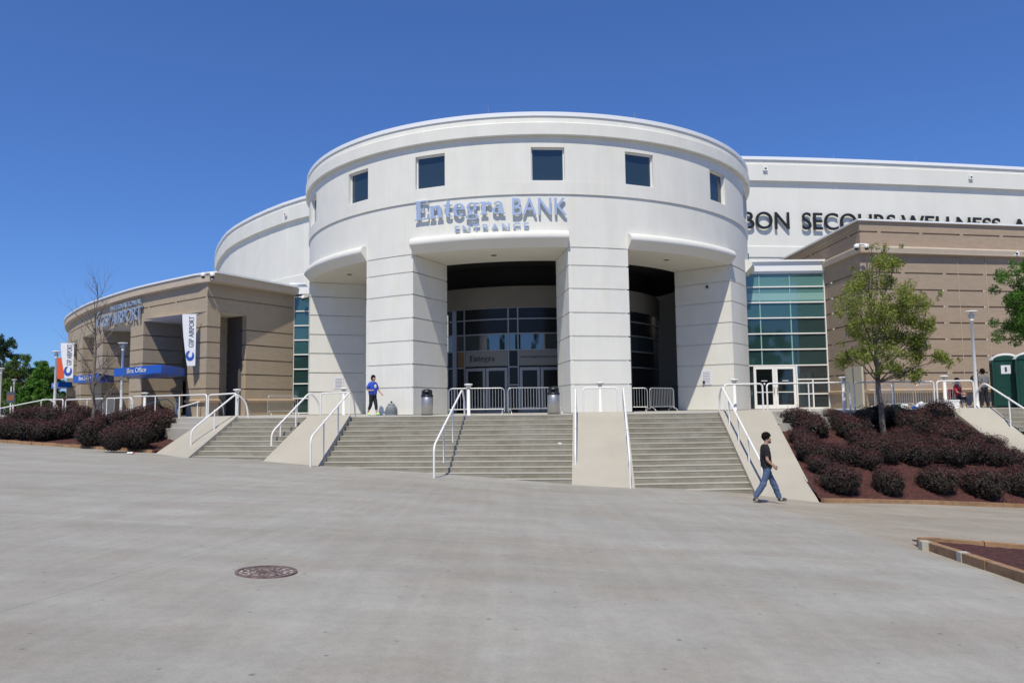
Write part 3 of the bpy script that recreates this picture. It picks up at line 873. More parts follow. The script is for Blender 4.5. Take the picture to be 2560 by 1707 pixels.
# hall lettering
hs = empty('hall_sign', (16, 52, 12)); tag(hs, 'large black capital letters BON SECOURS WELLNESS ARENA on the white hall wall', 'sign')
def hall_map(x0, z0, off=0.14):
    cum = [0]; H = [h for h in hp]
    for i in range(len(H) - 1): cum.append(cum[-1] + np.linalg.norm(H[i + 1] - H[i]))
    cum = np.array(cum)
    HX = np.array([h[0] for h in H]); HY = np.array([h[1] for h in H])
    # arc position where the wall shows in photo column x0
    p, d = hall_frame(x0)
    i = int(np.argmin([np.linalg.norm(h - p) for h in H]));
    s0 = cum[i] + np.dot(p - H[i], d)
    def f(x, y, z):
        s_ = s0 + x; X = np.interp(s_, cum, HX); Y = np.interp(s_, cum, HY)
        X2 = np.interp(s_ + .2, cum, HX); Y2 = np.interp(s_ + .2, cum, HY)
        dd = np.array([X2 - X, Y2 - Y]); dd /= np.linalg.norm(dd)
        return (X + dd[1] * (off + z) - 16, Y - dd[0] * (off + z) - 52, z0 + y - 12)
    return f
def ymap(y): return HT
words = [('BON', 1719, 1827), ('SECOURS', 1853, 2070), ('WELLNESS', 2089, 2318), ('ARENA', 2340, 2510)]
for wd, x0, x1 in words:
    pa, _ = hall_frame(x0); pb, _ = hall_frame(x1)
    place_text(wd, float(np.linalg.norm(pb - pa)), 1.24, hall_map(x0, 12.58), 'letters', M['letter_black'], hs, 0.10, 0.004, 1.0)

# ------------------------------------------------------------------ brown wing on the right
def building(name, label, origin):
    e = empty(name, (origin[0], origin[1], 0)); tag(e, label, 'building')
    inv = Matrix.Translation((-origin[0], -origin[1], 0))
    def add(mb, nm, mats, recalc=False, parent=None):
        o = mb.build(nm, mats, None, recalc)
        o.parent = parent or e
        if parent is None: o.matrix_parent_inverse = inv
        return o
    return e, add
def panelled(b, A, B, z0, z1, joints, panel=2.28, gap=0.18, s_off=0.0, d=0.07, h=0.075, m=0):
    """wall face from A to B with interrupted horizontal grooves"""
    A = np.array(A, float); B = np.array(B, float); L = np.linalg.norm(B - A); u = (B - A) / L
    cuts = [0.0]; s_ = s_off
    while s_ < L:
        if s_ > 0.05: cuts.append(s_)
        if s_ + gap < L: cuts.append(s_ + gap)
        s_ += panel
    cuts.append(L); cuts = sorted(set(cuts))
    for i in range(len(cuts) - 1):
        a, c = A + u * cuts[i], A + u * cuts[i + 1]
        plain = abs(cuts[i + 1] - cuts[i] - gap) < 1e-6
        b.sweep([tuple(a), tuple(c)], jointed(z0, z1, [] if plain else joints, d, h), m=m)
e, addp = building('brown_wing', 'brown block wing on the right with a pale cornice and long horizontal grooves', (20, 38))
K = (16.62, 35.0); KR = (40.0, 39.4); KB = (16.4, 50.0)
JR = [1.66, 2.47, 3.28, 4.07, 4.87, 5.66, 6.47]
b = MB()
panelled(b, KB, K, 0, 7.5, JR, 2.6, .2, 1.2)
panelled(b, K, KR, 0, 7.5, JR, 2.28, .2, 2.28 - .1)
panelled(b, (KB[0] + .12, KB[1]), (K[0] + .12, K[1] + .14), 7.5, 9.0, [8.46], 4.5, .3, 4.6)
panelled(b, (K[0] + .12, K[1] + .14), (KR[0], KR[1] + .12), 7.5, 9.0, [8.46], 2.28, .2, .95)
addp(b, 'wall', M['tan2'])
b = MB(); b.sweep([KB, K, KR], [(-.2, 7.36), (0.14, 7.38), (0.16, 7.62), (0.14, 7.70), (-.2, 7.72)]); addp(b, 'cornice', M['tan_band'])
b = MB(); b.sweep([KB, K, KR], [(-.1, 8.98), (0.0, 8.98), (0.0, 9.06), (-.6, 9.08), (-.6, 8.6)]); addp(b, 'coping', M['metal_cap'])
b = MB(); b.sweep([(K[0], 38.9), K, KR], [(0.0, 0.70), (0.14, 0.74), (0.16, 0.84), (0.0, 0.90)]); addp(b, 'ledge', M['ledge'])
b = MB(); b.add([(KB[0], KB[1], 8.7), (K[0], K[1] + .2, 8.7), (KR[0], KR[1] + .2, 8.7), (40, 50, 8.7)], [(0, 1, 2, 3)]); addp(b, 'roof', M['terrace'])
# conduits and a small floodlight on the brown wall
for xd_ in (2213, 2278):
    u_ = (xd_ - 1176) / FPX; dK = np.array(KR) - np.array(K); t_ = (u_ * K[1] - K[0]) / (dK[0] - u_ * dK[1]); pc = np.array(K) + dK * t_
    b = MB(); b.tube([(pc[0], pc[1] - .015, 1.0), (pc[0], pc[1] - .015, 7.3)], .014, 6); addp(b, 'conduit', M['tan_band'], True)
u_ = (2345 - 1176) / FPX; t_ = (u_ * K[1] - K[0]) / (dK[0] - u_ * dK[1]); pc = np.array(K) + dK * t_
b = MB(); b.box(pc[0] - .13, pc[0] + .13, pc[1] - .26, pc[1] - .165, 7.42, 7.62, 0); b.box(pc[0] - .06, pc[0] + .06, pc[1] - .275, pc[1] - .261, 7.47, 7.56, 1)
addp(b, 'floodlight', [M['paint'], M['blackplastic']], True)
# steel door in the brown wall
dpt = at(1963, 900, 35.5); dd = np.array(KR) - np.array(K); dd /= np.linalg.norm(dd)

# glazed link between rotunda and brown wing
e2, addg = building('glass_link', 'teal glazed link with white mullions and white double doors right of the rotunda', (14, 39))
YG = 39.0
gx0, gx1 = 9.0, 16.55
GZ = [0.0, 2.27, 3.11, 3.94, 4.77, 5.59, 6.42, 7.15]
def gx(xd): return atz(xd, YG, 2.0)[0]
b = MB(); b.box(gx0, gx1, YG - .18, YG + .25, 7.24, 7.72); b.box(gx0, gx1, YG - .30, YG + .25, 7.723, 7.82); b.box(gx0, gx1, YG - .10, YG + .05, 7.12, 7.238)
addg(b, 'header_band', M['metal_cap'])
b = MB()
d0, dm, d1 = gx(1728), gx(1778), gx(1827)
for z in GZ[1:-1]: b.box(gx0, gx1, YG - .07, YG + .06, z - .03, z + .03)
b.box(d1, gx1, YG - .07, YG + .06, 0.0, .07); b.box(d1 + .07, gx1 - .05, YG - .068, YG + .06, .74, .80); b.box(d1 + .07, gx1 - .05, YG - .068, YG + .06, 1.50, 1.56)
b.box(gx1 - .05, gx1, YG - .08, YG + .06, 0.071, 7.10)
b.box(d1, d1 + .07, YG - .08, YG + .06, 0.071, 2.235)
xm = gx(1865); b.box(xm - .03, xm + .03, YG - .066, YG + .06, .071, 1.497)
addg(b, 'mullions', M['paint'], True)
b = MB()
for xd in (1745, 1815):
    x_ = at(xd, 700, YG)[0]; b.box(x_ - .03, x_ + .03, YG - .02, YG + .14, 2.31, 7.10)
addg(b, 'vertical_mullion', M['glass_pale'], True)
b = MB()
for i in range(1, len(GZ) - 1):
    mi = 2 if i < 4 else (0 if i < 5 else 1)  # row tints paint the reflection gradient, dark below and bright above
    for (xa, xb) in ((gx0, at(1745, 700, YG)[0]), (at(1745, 700, YG)[0], at(1815, 700, YG)[0]), (at(1815, 700, YG)[0], gx1)):
        b.add([(xa + .04, YG, GZ[i]), (xb - .04, YG, GZ[i]), (xb - .04, YG, GZ[i + 1]), (xa + .04, YG, GZ[i + 1])], [(0, 1, 2, 3)], False, mi)
b.box(gx0, gx1 - .06, YG - .012, YG - .004, GZ[5] + .12, GZ[5] + .50, 3)
addg(b, 'upper_glazing', [M['glass_teal'], M['glass_top'], M['glass_low'], M['glass_pale']])
b = MB(); b.add([(d1, YG, 0), (gx1, YG, 0), (gx1, YG, 2.27), (d1, YG, 2.27)], [(0, 1, 2, 3)]); b.add([(gx0, YG + .03, 0), (d1, YG + .03, 0), (d1, YG + .03, 2.27), (gx0, YG + .03, 2.27)], [(0, 1, 2, 3)])
addg(b, 'lower_glazing', M['glass_dark'])
def white_door(xa, xb, hx):
    b = MB(); w = .13
    b.box(xa, xa + w, YG - .10, YG - .04, .02, 2.22); b.box(xb - w, xb, YG - .10, YG - .04, .02, 2.22)
    b.box(xa + w, xb - w, YG - .098, YG - .04, .02, .22); b.box(xa + w, xb - w, YG - .098, YG - .04, 2.08, 2.22)
    b.box(xa + w, xb - w, YG - .09, YG - .05, .86, .90)
    o = addg(b, 'door', M['paint'], True)
    g = MB(); g.add([(xa + .1, YG - .06, .2), (xb - .1, YG - .06, .2), (xb - .1, YG - .06, 2.1), (xa + .1, YG - .06, 2.1)], [(0, 1, 2, 3)])
    g = g.build('pane', M['glass_black'], None, False); g.parent = o
    h = MB(); h.tube([(hx, YG - .10, .8), (hx, YG - .16, .8), (hx, YG - .16, 1.12), (hx, YG - .10, 1.12)], .014, 6)
    h = h.build('handle', M['blackplastic'], None); h.parent = o
    st = MB(); xc = (xa + xb) / 2
    st.lathe([(.001, 0), (.05, .0), (.05, .004)], (0, 0, 0), 14)
    st.v = [(xc + x, YG - .064 - z, 1.32 + y) for x, y, z in st.v]
    st.box(xc - .16, xc + .16, YG - .066, YG - .062, 1.45, 1.49)
    s2 = st.build('sticker', M['paper'], None); s2.parent = o
white_door(d0 + .03, dm - .005, dm - .09); white_door(dm + .005, d1 - .03, dm + .09)
b = MB(); b.add([(gx0, YG + .2, 7.8), (gx1, YG + .2, 7.8), (gx1, 52, 7.8), (gx0, 52, 7.8)], [(0, 1, 2, 3)]); addg(b, 'roof', M['terrace'])
# clerestory strip behind the header
b = MB(); yc = 50.6; b.add([(9, yc, 9.9), (16.4, yc, 9.9), (16.4, yc, 10.6), (9, yc, 10.6)], [(0, 1, 2, 3)]); addg(b, 'clerestory', M['glass_teal'])

# left glass strip
e3, adds = building('glass_strip', 'narrow teal glazed strip between the tan box office wing and the rotunda', (-11.8, 42.9))
YS = 42.9; sx0, sx1 = atz(673, YS, 2)[0], atz(712, YS, 2)[0] + .6
b = MB(); b.box(sx0 - .2, sx1, YS - .15, YS + .2, 6.95, 7.5); b.box(sx0 - .2, sx1, YS - .24, YS + .2, 7.503, 7.6); adds(b, 'header_band', M['metal_cap'], True)
b = MB()
for k in range(0, 9): b.box(sx0, sx1, YS - .07, YS + .05, .05 + .84 * k, .11 + .84 * k)
b.box(sx0 - .02, sx0 + .05, YS - .08, YS + .05, 0, 6.94)
adds(b, 'mullions', M['paint'], True)
b = MB(); b.add([(sx0, YS, 0), (sx1, YS, 0), (sx1, YS, 3.4), (sx0, YS, 3.4)], [(0, 1, 2, 3)], False, 1); b.add([(sx0, YS, 3.4), (sx1, YS, 3.4), (sx1, YS, 6.94), (sx0, YS, 6.94)], [(0, 1, 2, 3)]); adds(b, 'glazing', [M['glass_teal'], M['glass_low']])

# ------------------------------------------------------------------ tan box office wing on the left
e4, addw = building('box_office_wing', 'tan block box office wing on the left with deep openings between grooved piers', (-22, 45))
WA, WB_ = (-15.65, 38.0), (-12.6, 42.85)
front = [(-38.2, 65.5), (-37.2, 62.6), (-35.7, 59.6), (-32.8, 55.0), (-29.0, 50.2), (-26.1, 47.0), (-21.2, 42.3), WA]
fc = catmull(front, 6)
fcr = [np.array(p) for p in fc]
cum = np.cumsum([0] + [np.linalg.norm(fcr[i + 1] - fcr[i]) for i in range(len(fcr) - 1)])
def fpos(s_): return np.array([np.interp(s_, cum, [p[0] for p in fcr]), np.interp(s_, cum, [p[1] for p in fcr])])
def fs_at(xd):                       # arc position of a photo column on the front
    S_ = np.linspace(0, cum[-1], 900); P = [fpos(s_) for s_ in S_]
    e_ = [abs(p[0] / p[1] - (xd - 1176) / FPX) + (0 if s_ > 3 else 1) for p, s_ in zip(P, S_)]
    return S_[int(np.argmin(e_))]
def seg(s0, s1, n=None):
    n = n or max(2, int((s1 - s0) / .8) + 2)
    return [tuple(fpos(s0 + (s1 - s0) * i / (n - 1))) for i in range(n)]
ZH = 5.38
JW = [1.42, 2.2, 3.0, 3.8, 4.6]
piers = [(429, 471), (296, 325), (212, 233), (174, 186)]
b = MB()
PS = []
for xa, xb in piers:
    s0, s1 = fs_at(xa), fs_at(xb) if xb < 470 else cum[-1]
    if s1 - s0 < 1.0: s0, s1 = s1 - 1.2, s1
    PS.append((s0, s1))
PS.append((0.0, max(0.2, PS[-1][0] - 5.0)))
# head band over everything
nseg = 12
stp = cum[-1] / nseg
for i in range(nseg):
    b.sweep(seg(i * stp, i * stp + stp - .2), jointed(ZH, 6.92, [6.14], .06, .07)); b.sweep(seg(i * stp + stp - .2, i * stp + stp), [(0, ZH), (0, 6.92)])
PD = 2.3
def inward(s_):
    p = fpos(s_); q = fpos(min(cum[-1], s_ + .3)); r_ = fpos(max(0, s_ - .3)); d = (q - r_) / np.linalg.norm(q - r_)
    return np.array([-d[1], d[0]])
for i, (s0, s1) in enumerate(PS):
    front_ = seg(s0, s1)
    n0 = inward(s0); a_in = tuple(np.array(front_[0]) + n0 * PD)
    n1 = inward(s1); c_in = tuple(np.array(front_[-1]) + n1 * PD)
    if i == 0:
        wd = (np.array(WB_) - np.array(WA)); wd /= np.linalg.norm(wd)
        c1 = tuple(np.array(WA) + wd * 0.78)
        b.sweep([a_in] + front_ + [c1, tuple(np.array(c1) + n0 * 0.3 + np.array([-.5, .1]))], jointed(0, ZH, JW, .06, .07))
    else:
        b.sweep([a_in] + front_ + [c_in], jointed(0, ZH, JW, .06, .07))
# side wall towards the glass strip
wd = (np.array(WB_) - np.array(WA)); wl_ = np.linalg.norm(wd); wd /= wl_
P_ = lambda s_: tuple(np.array(WA) + wd * s_)
wn_ = np.array([-wd[1], wd[0]])
b.sweep([P_(0), P_(wl_)], jointed(ZH, 6.92, [6.14], .06, .07))
inn = tuple(np.array(P_(2.42)) + wn_ * 2.6)
b.sweep([tuple(np.array(P_(2.42)) + wn_ * .35), P_(2.42), P_(wl_)], jointed(0, ZH, JW, .06, .07))
addw(b, 'wall', M['tan'])
b = MB(); b.sweep([tuple(p) for p in fcr] + [WB_], [(-.1, 6.86), (.25, 6.90), (.27, 7.28), (.2, 7.30), (-.3, 7.3)]); addw(b, 'fascia', M['tan_band'])
b = MB(); b.sweep([tuple(p) for p in fcr] + [WB_], [(.15, 7.29), (.33, 7.29), (.33, 7.38), (-.5, 7.40)]); addw(b, 'coping', M['metal_cap'])
b = MB(); rp = [tuple(p) for p in fcr] + [WB_, (-14, 56), (-30, 72)]
b.add([(x, y, 7.2) for x, y in rp], [tuple(range(len(rp)))]); addw(b, 'roof', M['terrace'])
# soffit of the openings and recessed wall with its shade painted in
ins = [tuple(np.array(fpos(s_)) + inward(s_) * 5.6) for s_ in np.linspace(0, cum[-1] - 0.5, 16)]
out_ = [tuple(fpos(s_)) for s_ in np.linspace(0, cum[-1], 16)]
b = MB(); n = 16
b.add([(x, y, ZH + .004) for x, y in out_] + [(x, y, ZH + .004) for x, y in ins], [(i, i + 1, n + i + 1, n + i) for i in range(n - 1)])
b.add([(*WA, ZH + .006), (*P_(wl_), ZH + .006), (*(np.array(P_(wl_)) + wn_ * 5.6), ZH + .006), (*(np.array(WA) + wn_ * 5.6), ZH + .006)], [(0, 1, 2, 3)])
addw(b, 'soffit', M['soffit'])
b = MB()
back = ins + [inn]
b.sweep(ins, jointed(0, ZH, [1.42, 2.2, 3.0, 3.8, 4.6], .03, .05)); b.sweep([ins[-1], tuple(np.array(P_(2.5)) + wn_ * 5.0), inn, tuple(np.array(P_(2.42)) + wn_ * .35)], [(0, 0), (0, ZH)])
addw(b, 'recess_wall', material('shade_darkened_block', (.10, .095, .095), .9, .06, 2))  # block colour darkened to imitate the shade inside the openings
# ticket window glazing and rusty posts in the recesses
for (s0, s1) in ((PS[1][1] + .1, PS[0][0] - .1), (PS[2][1] + .1, PS[1][0] - .1), (PS[3][1] + .1, PS[2][0] - .1)):
    if s1 - s0 < .6: continue
    g = MB(); a = np.array(fpos(s0)) + inward(s0) * 5.4; c = np.array(fpos(s1 + .8)) + inward(s1) * 5.4
    g.add([(*a, .15), (*c, .15), (*c, 2.3), (*a, 2.3)], [(0, 1, 2, 3)])
    addw(g, 'ticket_glazing', M['glass_dark'])
    for t in (0.12, 0.42):
        q = a * (1 - t) + c * t + (-inward(s0)) * .3
        pm = MB(); pm.box(q[0] - .14, q[0] + .14, q[1] - .14, q[1] + .14, 0, 2.6)
        addw(pm, 'rusty_post', M['orange_post'], True)
for (s0, s1), nm in ((PS[0], 0), (PS[1], 1)):
    pass
b = MB(); b.sweep([tuple(p) for p in seg(PS[0][0], PS[0][1])] + [P_(0.78)], [(0, .70), (.13, .73), (.15, .83), (0, .88)]); b.sweep([P_(2.45), P_(wl_)], [(0, .70), (.13, .73), (.15, .83), (0, .88)])
addw(b, 'ledge', M['ledge'])
# letters on the wing
def front_map(s0, z0, off=.10):
    def f(x, y, z):
        p = fpos(s0 + x); n_ = -inward(s0 + x); return (p[0] + n_[0] * (off + z), p[1] + n_[1] * (off + z), z0 + y)
    return f
M['sign_grey'] = material('weathered_sign_metal', (0.34, 0.40, 0.50), 0.5, 0.1, 4, metal=0.4)
gs = empty('airport_sign', (0, 0, 0)); tag(gs, 'blue grey metal letters reading GSP AIRPORT on the tan box office wing', 'sign')
sa, sb = fs_at(232), fs_at(326)
place_text('GSP AIRPORT', sb - sa, 0.78, front_map(sa, 5.52), 'large_letters', M['sign_grey'], gs, .08, .01)
sa2 = fs_at(254)
place_text('INTERNATIONAL', sb - sa2, 0.30, front_map(sa2, 6.40, .10), 'small_letters', M['sign_grey'], gs, .08, .01)
em = MB(); s_e = fs_at(221); fm = front_map(s_e, 5.45)
for k in range(10):
    a0_, a1_ = math.radians(60 + k * 24), math.radians(60 + (k + 1) * 24)
    P = [fm(.55 + r_ * math.cos(t), .62 + r_ * 1.05 * math.sin(t), z) for z in (0, .07) for (r_, t) in ((.5, a0_), (.5, a1_), (.5 - .22 * math.sin(PI * (k + 1) / 10), a1_), (.5 - .22 * math.sin(PI * k / 10), a0_))]
    em.add(P, [(0, 1, 2, 3), (7, 6, 5, 4), (0, 4, 5, 1), (1, 5, 6, 2), (2, 6, 7, 3), (3, 7, 4, 0)])
em.build('emblem', M['sign_grey'], gs)
# blue awnings
def awning(xl, xr, Yl, Yr, xw, Yw, z0, z1, word, wa, wb, label):
    a = empty('blue_awning', (*atz(xr, Yr, z0)[:2], z0)); tag(a, label, 'awning', 'blue awnings of the box office')
    o_ = np.array(a.location)
    p0, p1, p2 = atz(xl, Yl, z1)[:2], atz(xr, Yr, z1)[:2], atz(xw, Yw, z1)[:2]
    p3 = p0 + (p2 - p1)
    m_ = MB(); m_.prism([tuple(p0 - o_[:2]), tuple(p1 - o_[:2]), tuple(p2 - o_[:2]), tuple(p3 - o_[:2])], 0, z1 - z0)
    m_.build('canopy', M['blue'], a)
    d = (p1 - p0); L = np.linalg.norm(d); d /= L; n_ = np.array([d[1], -d[0]])
    mp = lambda x, y, z: (*(p0 + d * (wa * L + x) + n_ * (.012 + z) - o_[:2]), y + .10)
    place_text(word, (wb - wa) * L, (z1 - z0) * .62, mp, 'lettering', M['letter_white'], a, .012)
awning(262, 371, 38.6, 35.4, 428, 39.2, 2.12, 2.52, 'Box Office', .30, .70, 'blue box awning lettered Box Office, nearest to the corner pier')
awning(168, 228, 46.5, 43.3, 262, 46.6, 2.12, 2.52, 'Box Office', .25, .7, 'middle blue box awning behind the bare tree')
awning(118, 134, 57.5, 54.5, 166, 55.6, 2.12, 2.52, 'Tickets', .2, .8, 'farthest small blue awning at the left end of the tan wing')
# banners on poles
def banner(xd, ytop, ybot, Y, w, label, flip=False, red=False):
    p = at(xd, ytop, Y); q = at(xd, ybot, Y)
    o_ = np.array([p[0], p[1], q[2]]); H = p[2] - q[2]
    a = empty('hanging_banner', tuple(o_)); tag(a, label, 'banner', 'banners hung at the box office')
    m_ = MB(); n = 12
    for i in range(n):
        t0, t1 = i / n, (i + 1) / n
        xl = lambda t: -w / 2 + (1 - t) ** 1.5 * w * .42 * (1 if not red else .5)
        bow = lambda t: 0.0
        P = [(xl(t0), bow(t0), H * t0), (w / 2, 0, H * t0), (w / 2, 0, H * t1), (xl(t1), bow(t1), H * t1)]
        P += [(x, y + .012, z) for x, y, z in P]
        m_.add(P, [(0, 1, 2, 3), (7, 6, 5, 4), (0, 4, 5, 1), (1, 5, 6, 2), (2, 6, 7, 3), (3, 7, 4, 0)])
    m_.build('cloth', M['banner_red'] if red else M['banner'], a)
    pm = MB(); pm.tube([(-w / 2, .02, H + .01), (w / 2 + .12, .02, H + .01)], .018, 8); pm.build('arm', M['steel'], a)
    if not red:
        vs, fs = text_mesh('GSP AIRPORT', 1, .05)
        A = fit(vs, H * .60, w * .36)
        b_ = MB(); b_.add([(w * .36 - yy, -.012 - zz * .05, H * .36 + xx) for xx, yy, zz in A], fs); b_.build('lettering', M['banner_ink'], a)
        em = MB()
        for k in range(12):
            a0_, a1_ = math.radians(100 + k * 25), math.radians(100 + (k + 1) * 25)
            r0, r1 = .30 * w - .16 * w * math.sin(PI * k / 12), .30 * w - .16 * w * math.sin(PI * (k + 1) / 12)
            P = [(w * .12 + .30 * w * math.cos(a0_), -.03, H * .20 + .36 * w * math.sin(a0_)), (w * .12 + .30 * w * math.cos(a1_), -.03, H * .20 + .36 * w * math.sin(a1_)),
                 (w * .12 + r1 * math.cos(a1_) * .7, -.03, H * .20 + r1 * math.sin(a1_)), (w * .12 + r0 * math.cos(a0_) * .7, -.03, H * .20 + r0 * math.sin(a0_))]
            P += [(x, y + .015, z) for x, y, z in P]
            em.add(P, [(0, 1, 2, 3), (7, 6, 5, 4), (0, 4, 5, 1), (1, 5, 6, 2), (2, 6, 7, 3), (3, 7, 4, 0)])
        em.build('emblem', M['banner_blue'], a)
banner(435, 722, 840, 38.0, .72, 'white tapering airport banner hung on the corner pier above the blue awning')
banner(155, 788, 868, 52.0, .95, 'white airport banner at the far left end of the tan wing')
banner(139, 822, 870, 54.0, .6, 'orange red banner beside the far white banner', red=True)

# ------------------------------------------------------------------ handrails, hoops, bollards, lamps
def handrail(B, T, label, mids=(0.33, 0.66), h=0.95, end=0.5, r=0.033):
    B = Vector([float(q) for q in B]); T = Vector([float(q) for q in T])
    d = Vector((T.x - B.x, T.y - B.y, 0)).normalized()
    root = empty('handrail', tuple(B)); tag(root, label, 'handrail', 'white tubular handrails beside the steps')
    up = lambda p, q: Vector((p.x, p.y, p.z + q)) - B
    path = [up(B, -.15), up(B, h), up(T, h + .02), up(T + d * end * .8, h * .62), up(T + d * end, 0.0)]
    m = MB(); m.tube(fillet(path, .22, 6), r, 10); m.build('rail', M['paint'], root)
    for t in mids:
        p = B.lerp(T, t); m = MB(); m.tube([up(p, -.2), up(p, h)], r * .8, 8)
        m.lathe([(.001, h + .02), (.026, h + .03), (.03, h + .05), (.018, h + .075), (.001, h + .08)], up(p, 0), 8)
        m.build('post', M['paint'], root)
    return root
def tb(xd, dy=0.0):
    p = top_at(xd); return np.array([p[0], p[1] + dy, 0.0])
handrail(ong(438, 1047), tb(543), 'white handrail on the left side of the narrow left steps', (.5,))
handrail(ong(623, 1054), tb(712), 'white handrail on the right side of the narrow left steps', (.22, .62))
handrail(ong(713, 1072), tb(805), 'white handrail on the left side of the wide middle steps', (.3, .66))
handrail(ong(997, 1097), tb(1062), 'white handrail running up the middle of the wide middle steps', (.3, .62))
handrail(ong(1323, 1108), tb(1323), 'white handrail on the left edge of the broad sloping concrete cheek', (.33, .66))
handrail(ong(1448, 1121), tb(1433), 'white handrail on the left side of the right steps', (.33, .66))
gB = edge(f3[1], f3[3], 15.1); gB = (gB[0] + .22, gB[1], ground(gB[0] + .22, gB[1])); gT = np.array([f3[1][0] + .16, f3[1][1], 0])
handrail(gB, gT, 'white handrail beside the walking man, on the right side of the right steps', (.3, .55, .8))
handrail((19.0, 24.3, -2.6), (s4tr[0] - .25, 29.0, 0), 'white handrail going down the far right steps near the green toilets', (.3, .75), 1.0)
handrail((-28.5, 36.5, -1.1), (-24.6, 39.6, 0), 'white handrail at the far left edge beyond the left shrubs', (.5,), 1.0)
handrail((-20.5, 38.8, -.7), (-19.0, 41.0, 0.02), 'short white handrail seen left of the bare tree trunk', (.5,), .95)
handrail((-16.6, 37.0, -.5), (-15.5, 39.0, 0.02), 'short white handrail seen right of the bare tree trunk', (.5,), .95)

def hoop(x0, x1, y0, y1, Ya, Yb, label, mids=()):
    P, Q = at(x0, y0, Ya), at(x1, y1, Yb)
    root = empty('guard_rail', (P[0], P[1], 0)); tag(root, label, 'guard rail', 'white tubular guard rails along the terrace edge')
    o = np.array([P[0], P[1], 0])
    m = MB(); m.tube(fillet([(0, 0, 0), tuple(P - o), tuple(Q - o), (Q[0] - o[0], Q[1] - o[1], 0)], .14, 6), .031, 10); m.build('frame', M['paint'], root)
    for t in mids:
        q = P * (1 - t) + Q * t - o; m = MB(); m.tube([(q[0], q[1], 0), tuple(q)], .026, 8); m.build('post', M['paint'], root)
hoop(95, 145, 918, 917, 41, 39.4, 'short white guard rail at the far left, left of the tall lamp post')
hoop(151, 302, 918, 913, 39, 35.4, 'long white guard rail behind the bare tree', (.35, .65))
hoop(306, 475, 911, 906, 35.2, 31.0, 'long white guard rail in front of the blue Box Office awning', (.33, .66))
hoop(479, 543, 907, 903, 30.4, 29.7, 'short white guard rail left of the top of the narrow left steps')
hoop(737, 803, 903, 901, 28.6, 28.3, 'short white guard rail between the left steps and the wide middle steps')
hoop(1339, 1417, 891, 890, 27.5, 27.5, 'short white guard rail on top of the broad middle cheek, before the grooved pier')
hoop(1663, 1751, 883, 881, 27.7, 27.9, 'white guard rail between the right steps and the white doors')
hoop(1761, 1950, 881, 878, 28.0, 28.7, 'long white guard rail in front of the white glazed doors', (.5,))
hoop(1961, 2144, 878, 876, 28.7, 28.9, 'long white guard rail behind the trunk of the olive green tree', (.49,))
hoop(2151, 2235, 875, 874, 29.2, 29.2, 'white guard rail in front of the seated person in red')

def bollard(xd, ytop, Y, label):
    P = at(xd, ytop, Y); h = P[2]
    root = empty('bollard_light', (P[0], P[1], 0)); tag(root, label, 'bollard light', 'white bollard lights on the terrace')
    m = MB(); m.lathe([(.075, 0), (.075, .02), (.062, .03), (.062, h - .24), (.05, h - .22)], n=14); m.build('post', M['paint'], root)
    m = MB(); m.lathe([(.045, h - .22), (.12, h - .055)], n=14); m.build('lens', M['galv'], root)
    m = MB(); m.lathe([(.02, h - .056), (.155, h - .055), (.165, h - .035), (.14, h - .01), (.02, h)], n=18); m.build('cap', M['paint'], root)
bollard(545, 893, 29.9, 'bollard light at the top left corner of the narrow left steps')
bollard(790, 890, 29.2, 'bollard light between the left steps and the wide middle steps')
bollard(1076, 881, 28.2, 'bollard light at the top of the wide middle steps before the barriers')
bollard(1378, 877, 28.4, 'bollard light in front of the middle grooved pier')
bollard(1686, 870, 28.3, 'bollard light left of the white glazed doors')
bollard(1936, 865, 29.2, 'bollard light right of the white glazed doors')
bollard(2168, 862, 29.8, 'bollard light beside the seated person in red')
bollard(333, 901, 36.5, 'bollard light under the blue Box Office awning')
bollard(408, 916, 41.0, 'small bollard light in the dark opening by the corner pier')

def lamp(xd, ytop, Y, label, zb=0.0):
    P = at(xd, ytop, Y); h = P[2] - zb
    root = empty('street_lamp', (P[0], P[1], zb)); tag(root, label, 'street lamp', 'white street lamps with flat round tops')
    m = MB(); m.lathe([(.13, 0), (.13, .03), (.085, .06), (.075, .3), (.058, h - .42), (.075, h - .41), (.075, h - .34), (.03, h - .33)], n=14); m.build('pole', M['paint'], root)
    m = MB()
    for k in range(4):
        a = PI / 4 + k * PI / 2; m.tube([(.05 * math.cos(a), .05 * math.sin(a), h - .35), (.19 * math.cos(a), .19 * math.sin(a), h - .05)], .011, 6)
    m.build('strut', M['paint'], root)
    m = MB(); m.lathe([(.04, h - .33), (.10, h - .2), (.06, h - .05)], n=12); m.build('lens', M['galv'], root)
    m = MB(); m.lathe([(.02, h - .055), (.235, h - .05), (.25, h - .03), (.2, h - .005), (.02, h + .01)], n=24); m.build('cap', M['paint'], root)
lamp(2230, 714, 29.7, 'tall white lamp post in front of the brown wall on the right')
lamp(283, 787, 38.4, 'tall white lamp post in front of the tan box office piers')
lamp(130, 806, 42.9, 'tall white lamp post beside the orange red banner at the left end')
lamp(3, 845, 57, 'white lamp post cut by the left edge of the picture')
lamp(33, 871, 74, 'smaller distant white lamp post near the left edge')

